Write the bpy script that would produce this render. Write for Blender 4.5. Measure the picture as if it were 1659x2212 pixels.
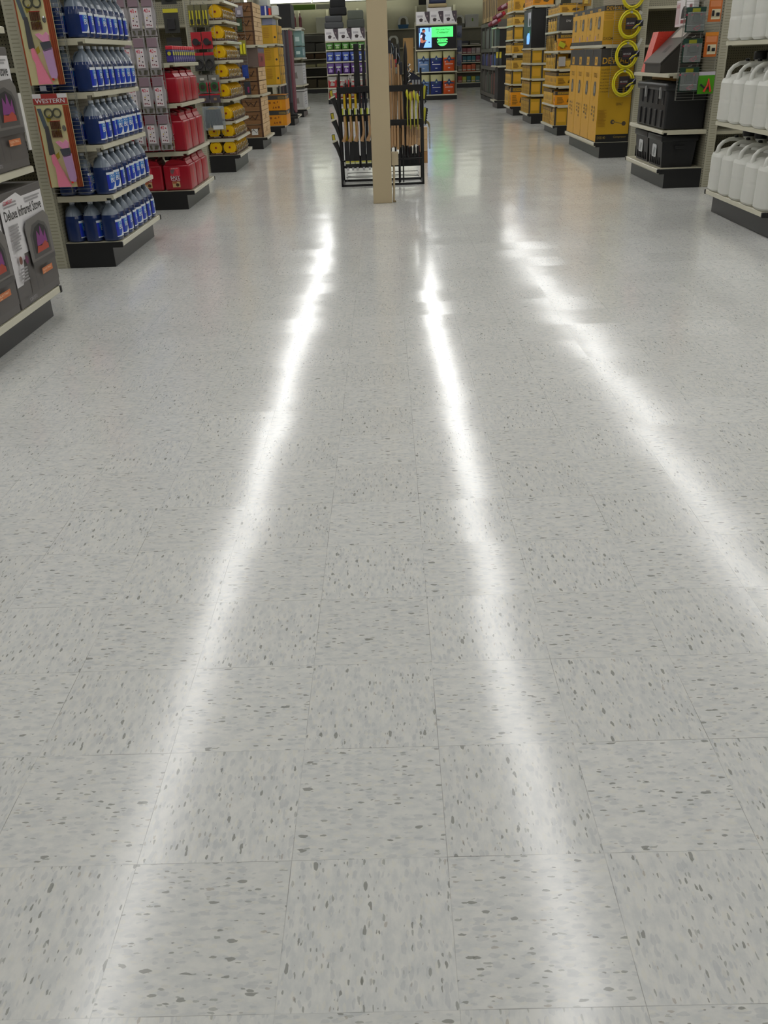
import bpy, bmesh, math, random
from mathutils import Vector, Matrix
random.seed(7)
for o in list(bpy.data.objects): bpy.data.objects.remove(o)
S = bpy.context.scene
COL = S.collection
PI = math.pi

# ------------------------------------------------------------------ camera
F_PX, PITCH, ROLL, YAW, CAM_H = 1852.71, 0.488128, -0.038727, -0.0171285, 1.38461
cd = bpy.data.cameras.new('camera'); cam = bpy.data.objects.new('camera', cd); COL.objects.link(cam)
cd.sensor_fit = 'VERTICAL'; cd.sensor_height = 36.0; cd.lens = F_PX / 2212 * 36.0
cd.clip_start = 0.05; cd.clip_end = 200
fw = Vector((math.sin(YAW)*math.cos(PITCH), math.cos(YAW)*math.cos(PITCH), -math.sin(PITCH)))
rt = Vector((math.cos(YAW), -math.sin(YAW), 0)); up = rt.cross(fw)
r2 = rt*math.cos(ROLL) + up*math.sin(ROLL); u2 = -rt*math.sin(ROLL) + up*math.cos(ROLL)
cam.matrix_world = Matrix(((r2.x, u2.x, -fw.x, 0), (r2.y, u2.y, -fw.y, 0), (r2.z, u2.z, -fw.z, CAM_H), (0, 0, 0, 1)))
S.camera = cam
# ------------------------------------------------------------------ exposure, world
S.view_settings.view_transform = 'Standard'; S.view_settings.look = 'None'
S.view_settings.gamma = 1; S.view_settings.use_curve_mapping = False
S.view_settings.exposure = 0.0
LAMP_POWER = 7.4
LAMP_SPREAD = 1.0
W = bpy.data.worlds.new('world'); S.world = W; W.use_nodes = True
W.node_tree.nodes['Background'].inputs[0].default_value = (0.95, 1, 0.98, 1)
W.node_tree.nodes['Background'].inputs[1].default_value = 0.25
ROOF = 4.45
LAMP_X = (-8.9, -5.55, -2.2, 1.13, 4.4, 7.7, 11.0)

# ------------------------------------------------------------------ materials
def lin(c):
    if isinstance(c, str): c = tuple(int(c[i:i+2], 16)/255 for i in (0, 2, 4))
    return tuple((v/12.92 if v <= .04045 else ((v+.055)/1.055)**2.4) for v in c) + (1,)
MATS = {}
def mat(name, col, rough=.5, metal=0, spec=.5, var=.06, scale=9, bump=0, emit=0, trans=0, coat=0, alpha=1):
    if name in MATS: return MATS[name]
    m = bpy.data.materials.new(name); m.use_nodes = True
    nt = m.node_tree; b = nt.nodes['Principled BSDF']
    c = lin(col)
    tc = nt.nodes.new('ShaderNodeTexCoord'); nz = nt.nodes.new('ShaderNodeTexNoise')
    nz.inputs['Scale'].default_value = scale; nz.inputs['Detail'].default_value = 3
    nt.links.new(tc.outputs['Object'], nz.inputs['Vector'])
    mx = nt.nodes.new('ShaderNodeMix'); mx.data_type = 'RGBA'
    mx.inputs[6].default_value = tuple(v*(1-var) for v in c[:3]) + (1,)
    mx.inputs[7].default_value = tuple(min(1, v*(1+var)) for v in c[:3]) + (1,)
    nt.links.new(nz.outputs['Fac'], mx.inputs[0]); nt.links.new(mx.outputs[2], b.inputs['Base Color'])
    b.inputs['Roughness'].default_value = rough; b.inputs['Metallic'].default_value = metal
    b.inputs['Specular IOR Level'].default_value = spec
    b.inputs['Coat Weight'].default_value = coat; b.inputs['Alpha'].default_value = alpha
    if trans:
        b.inputs['Transmission Weight'].default_value = trans
    if emit:
        b.inputs['Emission Color'].default_value = c; b.inputs['Emission Strength'].default_value = emit
    if bump:
        bp = nt.nodes.new('ShaderNodeBump'); bp.inputs['Strength'].default_value = bump; bp.inputs['Distance'].default_value = .004
        nt.links.new(nz.outputs['Fac'], bp.inputs['Height']); nt.links.new(bp.outputs[0], b.inputs['Normal'])
    MATS[name] = m
    return m
def M(hexc, rough=.5, metal=0, **k):
    return mat(f'paint_{hexc}_{rough}_{metal}' + ''.join(f'_{a}{v}' for a, v in k.items()), hexc, rough, metal, **k)
BEIGE = mat('beige_enamel', 'bdb8a2', .38, var=.03)
BEIGE_DK = mat('beige_pegboard', '8f8b78', .6, var=.04)
RAIL = mat('price_rail', 'cfcbb6', .25, var=.02)
BLACK = mat('black_laminate', '1b1b1c', .33, var=.1)
BLACKM = mat('black_steel', '141416', .42, var=.1)
CHROME = mat('wire_chrome', 'a3a29a', .4, .6)
WHITE = mat('white_print', 'dedbdc', .45, var=.02)
INK = mat('black_ink', '17161a', .5)
GREYP = mat('grey_print', '9a9798', .5)
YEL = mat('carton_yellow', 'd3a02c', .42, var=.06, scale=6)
YELD = mat('carton_yellow_side_shade', 'bb921c', .42, var=.06, scale=6)  # shade of near sides put into the yellow; slim cartons wear it all over
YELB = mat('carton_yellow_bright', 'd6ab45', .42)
CHAR = mat('carton_charcoal', '3a3836', .45)
CARD = mat('brown_cardboard', 'a57c4c', .7, var=.1, bump=.2)
KRAFT = mat('pale_kraft', 'b79b6c', .7, var=.08)
PLASTIC = mat('clear_blister', 'c9ccca', .12, trans=.75, spec=.6)

def node_mat(name):
    m = bpy.data.materials.new(name); m.use_nodes = True
    return m, m.node_tree, m.node_tree.nodes['Principled BSDF']
class N:
    """small helper for building node graphs"""
    def __init__(s, nt): s.nt = nt
    def math(s, op, a, b=None, c=None):
        n = s.nt.nodes.new('ShaderNodeMath'); n.operation = op
        for i, v in enumerate((a, b, c)):
            if v is None: continue
            if isinstance(v, (int, float)): n.inputs[i].default_value = v
            else: s.nt.links.new(v, n.inputs[i])
        return n.outputs[0]
    def comb(s, x, y, z=0):
        n = s.nt.nodes.new('ShaderNodeCombineXYZ')
        for i, v in enumerate((x, y, z)):
            if isinstance(v, (int, float)): n.inputs[i].default_value = v
            else: s.nt.links.new(v, n.inputs[i])
        return n.outputs[0]
    def noise(s, vec, scale, detail=2, rough=.5):
        n = s.nt.nodes.new('ShaderNodeTexNoise'); s.nt.links.new(vec, n.inputs['Vector'])
        n.inputs['Scale'].default_value = scale; n.inputs['Detail'].default_value = detail; n.inputs['Roughness'].default_value = rough
        return n
    def ramp(s, v, stops):
        n = s.nt.nodes.new('ShaderNodeValToRGB'); e = n.color_ramp.elements
        while len(e) < len(stops): e.new(.5)
        for i, (p, c) in enumerate(stops):
            e[i].position = p; e[i].color = (c, c, c, 1) if isinstance(c, (int, float)) else c
        s.nt.links.new(v, n.inputs[0]); return n.outputs[0]
    def mix(s, f, a, b):
        n = s.nt.nodes.new('ShaderNodeMix'); n.data_type = 'RGBA'
        for i, v in ((0, f), (6, a), (7, b)):
            if isinstance(v, (int, float, tuple)): n.inputs[i].default_value = v
            else: s.nt.links.new(v, n.inputs[i])
        return n.outputs[2]

def floor_material():
    m, nt, b = node_mat('speckled_vinyl_tiles'); g = N(nt)
    tc = nt.nodes.new('ShaderNodeTexCoord'); sp = nt.nodes.new('ShaderNodeSeparateXYZ'); nt.links.new(tc.outputs['Object'], sp.inputs[0])
    x, y = sp.outputs[0], sp.outputs[1]
    T = .3048
    u = g.math('DIVIDE', g.math('SUBTRACT', x, -.5317 - 200*T), T); v = g.math('DIVIDE', g.math('SUBTRACT', y, .8585 - 200*T), T)
    iu, iv = g.math('FLOOR', u), g.math('FLOOR', v)
    fu, fv = g.math('FRACT', u), g.math('FRACT', v)
    par = g.math('MODULO', g.math('ADD', iu, iv), 2)           # 1 -> grain along y
    # rnd per tile
    wn = nt.nodes.new('ShaderNodeTexWhiteNoise'); wn.noise_dimensions = '3D'; nt.links.new(g.comb(iu, iv, 3), wn.inputs['Vector'])
    sr = nt.nodes.new('ShaderNodeSeparateXYZ'); nt.links.new(wn.outputs['Color'], sr.inputs[0])
    def swap(a, c): return g.math('ADD', g.math('MULTIPLY', a, par), g.math('MULTIPLY', c, g.math('SUBTRACT', 1, par)))
    la = swap(fv, fu); lc = swap(fu, fv)                        # along / across
    off = g.math('MULTIPLY', sr.outputs[0], 37)
    def vec(sa, sc, o=0):
        return g.comb(g.math('ADD', g.math('MULTIPLY', la, sa), g.math('ADD', off, o)), g.math('ADD', g.math('MULTIPLY', lc, sc), off), sr.outputs[1])
    def chips(sa, sc, dens, size, o):
        v0 = vec(sa, sc, o)
        nz = g.noise(v0, 1.3, 2)
        vm = nt.nodes.new('ShaderNodeVectorMath'); vm.operation = 'MULTIPLY_ADD'
        nt.links.new(nz.outputs['Color'], vm.inputs[0]); vm.inputs[1].default_value = (.75, .75, 0); nt.links.new(v0, vm.inputs[2])
        vo = nt.nodes.new('ShaderNodeTexVoronoi'); vo.voronoi_dimensions = '2D'; nt.links.new(vm.outputs[0], vo.inputs['Vector']); vo.inputs['Scale'].default_value = 1
        s2 = nt.nodes.new('ShaderNodeSeparateXYZ'); nt.links.new(vo.outputs['Color'], s2.inputs[0])
        near = g.math('MULTIPLY', g.math('ADD', s2.outputs[1], .35), size)
        a = g.ramp(g.math('SUBTRACT', near, vo.outputs['Distance']), [(0, 0), (.06, 1)])
        return g.math('MULTIPLY', a, g.math('LESS_THAN', s2.outputs[0], dens)), s2.outputs[2]
    # mottling
    mo = g.noise(vec(9, 17), 1, 4, .6)
    base = g.mix(g.ramp(mo.outputs['Fac'], [(.36, 0), (.62, 1)]), lin('cbccca'), lin('d9d8d3'))
    cl, _ = chips(12, 30, .40, .42, 5)
    base = g.mix(g.math('MULTIPLY', cl, .32), base, lin('a9adb2'))
    cl2, _ = chips(14, 34, .25, .4, 91)
    base = g.mix(g.math('MULTIPLY', cl2, .45), base, lin('dad7cc'))
    cd1, r1 = chips(20, 58, .085, .42, 17)
    base = g.mix(g.math('MULTIPLY', cd1, g.math('ADD', .35, g.math('MULTIPLY', r1, .5))), base, lin('86867f'))
    cd2, r2_ = chips(13, 34, .035, .36, 53)
    base = g.mix(g.math('MULTIPLY', cd2, .75), base, lin('7d7d76'))
    wr, _ = chips(16, 40, .02, .3, 71)
    base = g.mix(g.math('MULTIPLY', wr, .5), base, lin('9d9083'))
    # per tile tone
    base = g.mix(g.math('MULTIPLY', sr.outputs[2], .10), base, lin('a8a7a0'))
    # seams
    ed = g.math('MINIMUM', g.math('MINIMUM', fu, g.math('SUBTRACT', 1, fu)), g.math('MINIMUM', fv, g.math('SUBTRACT', 1, fv)))
    sn = g.noise(tc.outputs['Object'], 5, 3)
    seam = g.math('MULTIPLY', g.math('LESS_THAN', ed, .0022), g.ramp(sn.outputs['Fac'], [(.42, .12), (.62, .75)]))
    base = g.mix(seam, base, lin('76756f'))
    # fine scratches: long thin voronoi edges
    nt.links.new(base, b.inputs['Base Color'])
    rn = g.noise(tc.outputs['Object'], 2.2, 4)
    rr = g.math('ADD', .10, g.math('MULTIPLY', rn.outputs['Fac'], .075))
    nt.links.new(rr, b.inputs['Roughness'])
    b.inputs['Specular IOR Level'].default_value = .55
    # each tile lies a hair out of level, and the wax coat is wavy
    geo = nt.nodes.new('ShaderNodeNewGeometry')
    wv = g.noise(tc.outputs['Object'], 1.7, 3); wv2 = g.noise(tc.outputs['Object'], 9, 2)
    sw = nt.nodes.new('ShaderNodeSeparateXYZ'); nt.links.new(wv.outputs['Color'], sw.inputs[0])
    sw2 = nt.nodes.new('ShaderNodeSeparateXYZ'); nt.links.new(wv2.outputs['Color'], sw2.inputs[0])
    def tilt(a, c, d): return g.math('ADD', g.math('ADD', g.math('MULTIPLY', g.math('SUBTRACT', a, .5), .012), g.math('MULTIPLY', g.math('SUBTRACT', c, .5), .012)), g.math('MULTIPLY', g.math('SUBTRACT', d, .5), .010))
    nv = nt.nodes.new('ShaderNodeVectorMath'); nv.operation = 'NORMALIZE'
    nt.links.new(g.comb(tilt(sr.outputs[1], sw.outputs[0], sw2.outputs[0]), tilt(sr.outputs[2], sw.outputs[1], sw2.outputs[1]), 1.0), nv.inputs[0])
    nt.links.new(nv.outputs[0], b.inputs['Normal'])
    return m

def slot_material():
    m, nt, b = node_mat('slotted_beige_steel'); g = N(nt)
    tc = nt.nodes.new('ShaderNodeTexCoord'); sp = nt.nodes.new('ShaderNodeSeparateXYZ'); nt.links.new(tc.outputs['Object'], sp.inputs[0])
    f = g.math('FRACT', g.math('DIVIDE', sp.outputs[2], .0254))
    fx = g.math('ABSOLUTE', g.math('SUBTRACT', sp.outputs[0], 0))
    s = g.math('MULTIPLY', g.math('LESS_THAN', f, .28), g.math('LESS_THAN', fx, .027))
    nt.links.new(g.mix(s, lin('b4b09b'), lin('98947f')), b.inputs['Base Color']); b.inputs['Roughness'].default_value = .45
    return m
def peg_material():
    m, nt, b = node_mat('perforated_back'); g = N(nt)
    tc = nt.nodes.new('ShaderNodeTexCoord'); vo = nt.nodes.new('ShaderNodeSeparateXYZ'); nt.links.new(tc.outputs['Object'], vo.inputs[0])
    f = lambda o: g.math('SUBTRACT', g.math('FRACT', g.math('DIVIDE', o, .0254)), .5)
    a, c = f(g.math('ADD', vo.outputs[0], vo.outputs[1])), f(vo.outputs[2])
    d = g.math('ADD', g.math('MULTIPLY', a, a), g.math('MULTIPLY', c, c))
    nt.links.new(g.mix(g.math('LESS_THAN', d, .03), lin('8f8b79'), lin('2a2926')), b.inputs['Base Color']); b.inputs['Roughness'].default_value = .55
    return m
def wood_material(name, c1, c2, along=2, scale=14):
    m, nt, b = node_mat(name); g = N(nt)
    tc = nt.nodes.new('ShaderNodeTexCoord'); mp = nt.nodes.new('ShaderNodeMapping'); nt.links.new(tc.outputs['Object'], mp.inputs[0])
    sc = [1, 1, 1]; sc[along] = .08; mp.inputs['Scale'].default_value = sc
    nz = g.noise(mp.outputs[0], scale, 5, .6)
    nt.links.new(g.mix(g.ramp(nz.outputs['Fac'], [(.3, 0), (.7, 1)]), lin(c1), lin(c2)), b.inputs['Base Color']); b.inputs['Roughness'].default_value = .6
    return m
SLOT = slot_material(); PEG = peg_material()
PINE = wood_material('crate_pine', 'bd9c6f', 'd2b58a', 0, 9)
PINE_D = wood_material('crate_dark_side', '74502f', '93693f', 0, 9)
HICK = wood_material('hickory_handle', '98754f', 'b8946b', 2, 30)

# ------------------------------------------------------------------ mesh builder
class MB:
    def __init__(s): s.v = []; s.f = []; s.m = []; s.s = []; s.ms = []; s.X = Matrix()
    def mi(s, m):
        if m not in s.ms: s.ms.append(m)
        return s.ms.index(m)
    def add(s, vs, fs, m, smooth=False):
        o = len(s.v); s.v += [tuple(s.X @ Vector(p)) for p in vs]; i = s.mi(m)
        for f in fs: s.f.append([o+k for k in f]); s.m.append(i); s.s.append(smooth)
        return s
    def box(s, x0, x1, y0, y1, z0, z1, m, b=0):
        if x0 > x1: x0, x1 = x1, x0
        if y0 > y1: y0, y1 = y1, y0
        if not b:
            vs = [(x, y, z) for z in (z0, z1) for y in (y0, y1) for x in (x0, x1)]
            return s.add(vs, [(0, 2, 3, 1), (4, 5, 7, 6), (0, 1, 5, 4), (2, 6, 7, 3), (0, 4, 6, 2), (1, 3, 7, 5)], m)
        bm = bmesh.new(); bmesh.ops.create_cube(bm, size=1)
        for v in bm.verts: v.co = Vector(((x0+x1)/2+v.co.x*(x1-x0), (y0+y1)/2+v.co.y*(y1-y0), (z0+z1)/2+v.co.z*(z1-z0)))
        bmesh.ops.bevel(bm, geom=bm.edges[:], offset=b, segments=2 if b > .004 else 1, affect='EDGES', profile=.6)
        bm.verts.index_update()
        s.add([tuple(v.co) for v in bm.verts], [[v.index for v in f.verts] for f in bm.faces], m, b > .008); bm.free()
        return s
    def poly(s, pts, m): return s.add(pts, [list(range(len(pts)))], m)
    def cyl(s, p0, p1, r0, m, r1=None, n=12, cap=True):
        r1 = r0 if r1 is None else r1; p0, p1 = Vector(p0), Vector(p1); d = (p1-p0).normalized()
        a = d.orthogonal().normalized(); c = d.cross(a)
        vs = [tuple(p + (a*math.cos(2*PI*k/n) + c*math.sin(2*PI*k/n))*r) for p, r in ((p0, r0), (p1, r1)) for k in range(n)]
        s.add(vs, [(k, (k+1) % n, n+(k+1) % n, n+k) for k in range(n)], m, True)
        if cap: s.add(vs, [list(range(n))[::-1], list(range(n, 2*n))], m)
        return s
    def lathe(s, prof, m, n=20, sx=1, sy=1, e=2, o=(0, 0, 0)):
        """prof: (r, z[, material]); e > 2 squares the section"""
        rings = []
        for p in prof:
            rings.append([(o[0]+sx*p[0]*math.copysign(abs(math.cos(t))**(2/e), math.cos(t)), o[1]+sy*p[0]*math.copysign(abs(math.sin(t))**(2/e), math.sin(t)), o[2]+p[1]) for t in [2*PI*(k+.5)/n for k in range(n)]])
        for i in range(len(prof)-1):
            mm = prof[i][2] if len(prof[i]) > 2 else m
            s.add(rings[i]+rings[i+1], [(k, (k+1) % n, n+(k+1) % n, n+k) for k in range(n)], mm, True)
        s.add(rings[0], [list(range(n))[::-1]], prof[0][2] if len(prof[0]) > 2 else m); s.add(rings[-1], [list(range(n))], prof[-2][2] if len(prof[-2]) > 2 else m)
        return s
    def tube(s, path, r, m, n=8, closed=False, rs=None):
        P = [Vector(p) for p in path]; L = len(P); rings = []; a = None
        for i, p in enumerate(P):
            t = (P[(i+1) % L]-P[i-1]) if closed else (P[min(i+1, L-1)]-P[max(i-1, 0)])
            t = t.normalized() if t.length else Vector((0, 0, 1))
            if a is None: a = t.orthogonal().normalized()
            else:
                a = a - t*a.dot(t); a = a.normalized() if a.length > 1e-6 else t.orthogonal().normalized()
            c = t.cross(a); q = rs[i] if rs else r
            rings.append([tuple(p + (a*math.cos(2*PI*k/n)+c*math.sin(2*PI*k/n))*q) for k in range(n)])
        vs = [v for g_ in rings for v in g_]
        fs = [(i*n+k, i*n+(k+1) % n, ((i+1) % L)*n+(k+1) % n, ((i+1) % L)*n+k) for i in range(L if closed else L-1) for k in range(n)]
        s.add(vs, fs, m, True)
        if not closed: s.add(rings[0], [list(range(n))[::-1]], m); s.add(rings[-1], [list(range(n))], m)
        return s
    def prism(s, pts, d, m):
        """pts: 3D polygon, d: extrusion vector"""
        d = Vector(d); n = len(pts); vs = [tuple(p) for p in pts] + [tuple(Vector(p)+d) for p in pts]
        return s.add(vs, [list(range(n))[::-1], list(range(n, 2*n))] + [(k, (k+1) % n, n+(k+1) % n, n+k) for k in range(n)], m)
    def build(s, name, parent=None, loc=(0, 0, 0)):
        me = bpy.data.meshes.new(name); me.from_pydata(s.v, [], s.f)
        for m in s.ms: me.materials.append(m)
        me.polygons.foreach_set('material_index', s.m); me.polygons.foreach_set('use_smooth', s.s)
        bm = bmesh.new(); bm.from_mesh(me); bmesh.ops.recalc_face_normals(bm, faces=bm.faces[:]) if len(s.f) > 5 else None; bm.to_mesh(me); bm.free()
        me.update(); o = bpy.data.objects.new(name, me); COL.objects.link(o); o.location = loc
        if parent: o.parent = parent
        return o

TXT = {}
def text_geo(t):
    if t in TXT: return TXT[t]
    c = bpy.data.curves.new('t', 'FONT'); c.body = t; c.resolution_u = 2; c.offset = .012
    o = bpy.data.objects.new('t', c); COL.objects.link(o)
    me = bpy.data.meshes.new_from_object(o.evaluated_get(bpy.context.evaluated_depsgraph_get()))
    vs = [tuple(v.co[:2]) for v in me.vertices]; fs = [list(p.vertices) for p in me.polygons]
    w = max([v[0] for v in vs] or [1]); mnx = min([v[0] for v in vs] or [0])
    vs = [(v[0]-mnx, v[1]) for v in vs]
    bpy.data.objects.remove(o); bpy.data.curves.remove(c); bpy.data.meshes.remove(me)
    TXT[t] = (vs, fs, w-mnx); return TXT[t]
class Print:
    """flat print on a surface: o = lower left corner, u / v = unit vectors, size w x h in metres; coordinates 0..1"""
    def __init__(s, mb, o, u, v, w, h):
        s.mb, s.o, s.u, s.v, s.w, s.h = mb, Vector(o), Vector(u), Vector(v), w, h
        s.n = s.u.cross(s.v); s.k = 0
    def p(s, a, b, k): return tuple(s.o + s.u*a*s.w + s.v*b*s.h + s.n*(.0006*k))
    def poly(s, pts, m, k=None):
        s.k += 1; k = s.k if k is None else k
        s.mb.poly([s.p(a, b, k) for a, b in pts], m); return s
    def rect(s, a0, b0, a1, b1, m, k=None): return s.poly([(a0, b0), (a1, b0), (a1, b1), (a0, b1)], m, k)
    def disc(s, a, b, r, m, n=16, k=None, r2=None):
        r2 = r*s.w/s.h if r2 is None else r2
        return s.poly([(a+r*math.cos(2*PI*i/n), b+r2*math.sin(2*PI*i/n)) for i in range(n)], m, k)
    def text(s, t, a, b, hgt, m, w=None, align='l', slant=0, k=None):
        s.k += 1; k = s.k if k is None else k
        vs, fs, tw = text_geo(t); sc = hgt*s.h/.7; sx = sc if w is None else w*s.w/tw
        x0 = a*s.w - (tw*sx/2 if align == 'c' else 0); y0 = b*s.h
        s.mb.add([tuple(s.o + s.u*(x0+x*sx+y*sc*slant) + s.v*(y0+y*sc) + s.n*(.0006*k)) for x, y in vs], fs, m); return s
    def lines(s, a0, a1, b0, b1, n, m, seed=1):
        s.k += 1; r = random.Random(seed)
        for i in range(n):
            b = b1-(b1-b0)*(i+.5)/n; hh = (b1-b0)/n*.28; e = a1-(a1-a0)*r.random()*.35
            s.poly([(a0, b-hh), (e, b-hh), (e, b+hh), (a0, b+hh)], m, s.k)
        return s

# ------------------------------------------------------------------ scene tree helpers
def tag(o, label=None, cat=None, group=None, kind=None):
    if label: o['label'] = label
    if cat: o['category'] = cat
    if group: o['group'] = group
    if kind: o['kind'] = kind
    return o
def thing(name, label, cat, loc=(0, 0, 0), rz=0, group=None):
    o = bpy.data.objects.new(name, None); COL.objects.link(o); o.empty_display_size = .05
    o.location = loc; o.rotation_euler = (0, 0, rz); return tag(o, label, cat, group)
KIDS = {}
def kids(o):
    if o.name not in KIDS: KIDS[o.name] = [c for c in bpy.data.objects if c.parent == o]
    return KIDS[o.name]
def copy_tree(o, parent=None):
    c = o.copy(); COL.objects.link(c)
    if parent: c.parent = parent
    KIDS[c.name] = [copy_tree(ch, c) for ch in kids(o)]
    return c
class Proto:
    """first placement moves the source itself, later ones copy it"""
    def __init__(s, root): s.root = root; s.used = False
    def put(s, loc, rz=0, label=None, group=None, cat=None, scale=None, rx=0, ry=0):
        o = s.root if not s.used else copy_tree(s.root)
        if not s.used: kids(s.root); [kids(k) for k in kids(s.root)]
        s.used = True
        o.location = loc; o.rotation_euler = (rx, ry, rz)
        if scale: o.scale = scale
        return tag(o, label, cat, group)
def structure(name, mb): return tag(mb.build(name), kind='structure')
ORD = ['first', 'second', 'third', 'fourth', 'fifth', 'sixth', 'seventh', 'eighth', 'ninth', 'tenth', 'eleventh', 'twelfth']
def nth(k): return ORD[k]
LEV = ['bottom deck', 'first shelf up', 'second shelf up', 'third shelf up', 'fourth shelf up', 'fifth shelf up', 'sixth shelf up', 'seventh shelf up', 'eighth shelf up', 'ninth shelf up']

# ================================================================== ROOM
b = MB(); b.poly([(-14, -6, 0), (14, -6, 0), (14, 46, 0), (-14, 46, 0)], floor_material()); structure('floor', b)
CEIL = mat('ceiling_panels', 'c4c4be', .8)
b = MB(); b.poly([(-14, -6, ROOF+.15), (-14, 46, ROOF+.15), (14, 46, ROOF+.15), (14, -6, ROOF+.15)], CEIL); structure('ceiling', b)
WALLM = mat('store_wall', '8d8976', .75, var=.03)
b = MB(); b.box(-14, 14, 44.6, 44.8, 0, ROOF+.15, WALLM); structure('wall_back', b)
b = MB(); b.box(-14.2, -14, -6, 44.8, 0, ROOF+.15, WALLM); structure('wall_left', b)
b = MB(); b.box(14, 14.2, -6, 44.8, 0, ROOF+.15, WALLM); structure('wall_right', b)
b = MB(); b.box(-14, 14, -6.2, -6, 0, ROOF+.15, WALLM); structure('wall_front', b)

TUBE = mat('lamp_tube_glow', 'fafaf9', .5, emit=LAMP_POWER, var=0)
HOUSE = mat('lamp_housing', 'e8e8e4', .4)
b = MB(); b.box(-.17, .17, -17.5, 17.5, 0, .08, HOUSE, .004); hb = b
for i, x in enumerate(LAMP_X):
    side = 'left' if x < 0 else 'right'
    t = thing('strip_light', f'continuous white ceiling strip light, {["outermost on the left","left of the stove shelf","above the left shelf ends","above the middle of the aisle","above the right shelf ends","behind the right shelf ends","outermost on the right"][i]}', 'ceiling light', (x, 16.3, ROOF), 0, 'ceiling strip lights')
    if i == 0:
        h = hb.build('housing', t, (0, 0, .07))
        b = MB(); b.box(-.15, .15, -17.4, 17.4, .04, .07, TUBE); tu = b.build('diffuser', t); 
    else:
        for s0 in (h, tu):
            c = s0.copy(); COL.objects.link(c); c.parent = t
    b = MB(); b.cyl((0, 0, .15), (0, 0, .16), .02, HOUSE)

# ================================================================== SHELF UNITS
def W_(loc):
    b = MB(); b.X = Matrix.Translation(-Vector(loc)); return b
def shelf_unit(s, fx, bx, y0, y1, levels, label, H=2.15, deck=.19, kick=.15, inset=.07, depths=None, back=PEG, near_open=True, run=True):
    """s = +1 when the front looks towards +x, -1 towards -x"""
    loc = ((fx+bx)/2, (y0+y1)/2, 0); t = thing('shelf_unit', label, 'shelf unit', loc)
    L = lambda x, y, z: (x-loc[0], y-loc[1], z)
    kx = fx - s*inset
    b = W_(loc); b.box(bx, kx, y0, y1, 0, kick, BLACK, .003); b.build('kick_plate', t)
    b = W_(loc); b.box(bx, fx-s*.004, y0+.006, y1-.006, kick, deck, BEIGE); b.box(bx, fx-s*.012, y0, y0+.006, kick-.004, deck-.004, BLACK); b.build('base_deck', t)
    b = W_(loc); b.box(fx-s*.004, fx+s*.008, y0+.01, y1-.01, deck-.040, deck-.001, RAIL, .003); b.build('price_rail', t)
    for yy in (y0, y1):
        b = W_(loc); b.box(fx-s*.02, fx+s*.014, yy-.012, yy+.012, deck-.042, deck-.001, BLACKM, .003); b.build('rail_cap', t)
    b = W_(loc); b.box(bx, bx-s*.02, y0, y1, 0, H, back); b.build('back_panel', t)
    for yy in (y0+.02, y1-.02):
        b = MB(); b.box(-.045, .045, -.02, .02, 0, H+.03, SLOT, .002); b.build('upright', t, L(bx-s*.065, yy, 0))
    for i, z in enumerate(levels):
        d = depths[i] if depths else 0
        f = fx - s*(.005+d)
        b = W_(loc); b.box(bx, f, y0+.004, y1-.004, z-.022, z, BEIGE, .002); b.box(f, f-s*.012, y0+.004, y1-.004, z-.034, z-.02, BEIGE)
        b.box(bx, f-s*.05, y0+.004, y0+.010, z-.042, z-.02, BEIGE); b.box(bx, f-s*.05, y1-.010, y1-.004, z-.042, z-.02, BEIGE)
        sh = b.build('shelf', t)
        b = W_(loc); b.box(f, f+s*.006, y0+.008, y1-.008, z-.034, z-.002, RAIL, .002); b.build('price_rail', sh)
    return t
def gondola_run(s, bx, y0, y1, label, L=4.5, levels=(.55, .95, 1.4, 1.85)):
    x0 = bx-s*.115; x1 = x0-s*L; ym = (y0+y1)/2; loc = ((x0+x1)/2, ym, 0)
    t = thing('gondola_shelving', label, 'shelving', loc)
    b = W_(loc); b.box(x0, x1, y0+.05, y1-.05, 0, .15, BLACK); b.build('kick_plate', t)
    b = W_(loc); b.box(x0, x1, ym-.02, ym+.02, .15, 2.15, PEG); b.build('spine_panel', t)
    b = W_(loc); b.box(x0, x1, y0, y1, .15, .19, BEIGE); b.build('base_deck', t)
    for z in levels:
        for (a, c) in ((y0+.08, ym-.02), (ym+.02, y1-.08)):
            b = W_(loc); b.box(x0, x1, a, c, z-.03, z, BEIGE); b.build('shelf', t)
    return t

LF, LB = -2.07, -2.5
RF, RB = 2.95, 3.42
YB = 6.84
blue_unit = shelf_unit(1, LF, LB, 6.84, 8.12, (.53, .88, 1.23, 1.57, 1.92), 'beige shelf unit at the left holding the blue washer fluid jugs', H=2.25, depths=(0, .01, .01, .01, .01))
gondola_run(1, LB, 6.84, 8.12, 'beige shelving run behind the blue jug shelf unit')
shelf_unit(1, LF, LB, 4.16, 5.40, (.89, 1.6), 'beige shelf unit at the left edge holding the boxed infrared stoves', H=2.25)
gondola_run(1, LB, 4.16, 5.40, 'beige shelving run behind the boxed infrared stoves', L=3)
shelf_unit(1, LF, -2.70, 9.70, 10.96, (.575, 1.03, 1.40), 'beige shelf unit holding the red fuel cans', H=2.2, depths=(0, 0, .02))
gondola_run(1, -2.70, 9.70, 10.96, 'beige shelving run behind the red fuel cans')
YEL_LEV = (.44, .66, .94, 1.18, 1.41, 1.64, 1.88, 2.11)
shelf_unit(1, LF, LB, 13.08, 14.35, YEL_LEV, 'beige shelf unit with nine close rows of yellow reels', H=2.4, deck=.225, kick=.18)
gondola_run(1, LB, 13.08, 14.35, 'beige shelving run behind the yellow reel shelf unit')
shelf_unit(1, -2.10, LB, 16.5, 17.7, (.872, 1.63), 'beige shelf unit stacked with wooden crates', H=2.4)
gondola_run(1, LB, 16.5, 17.7, 'beige shelving run behind the wooden crates')
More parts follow.
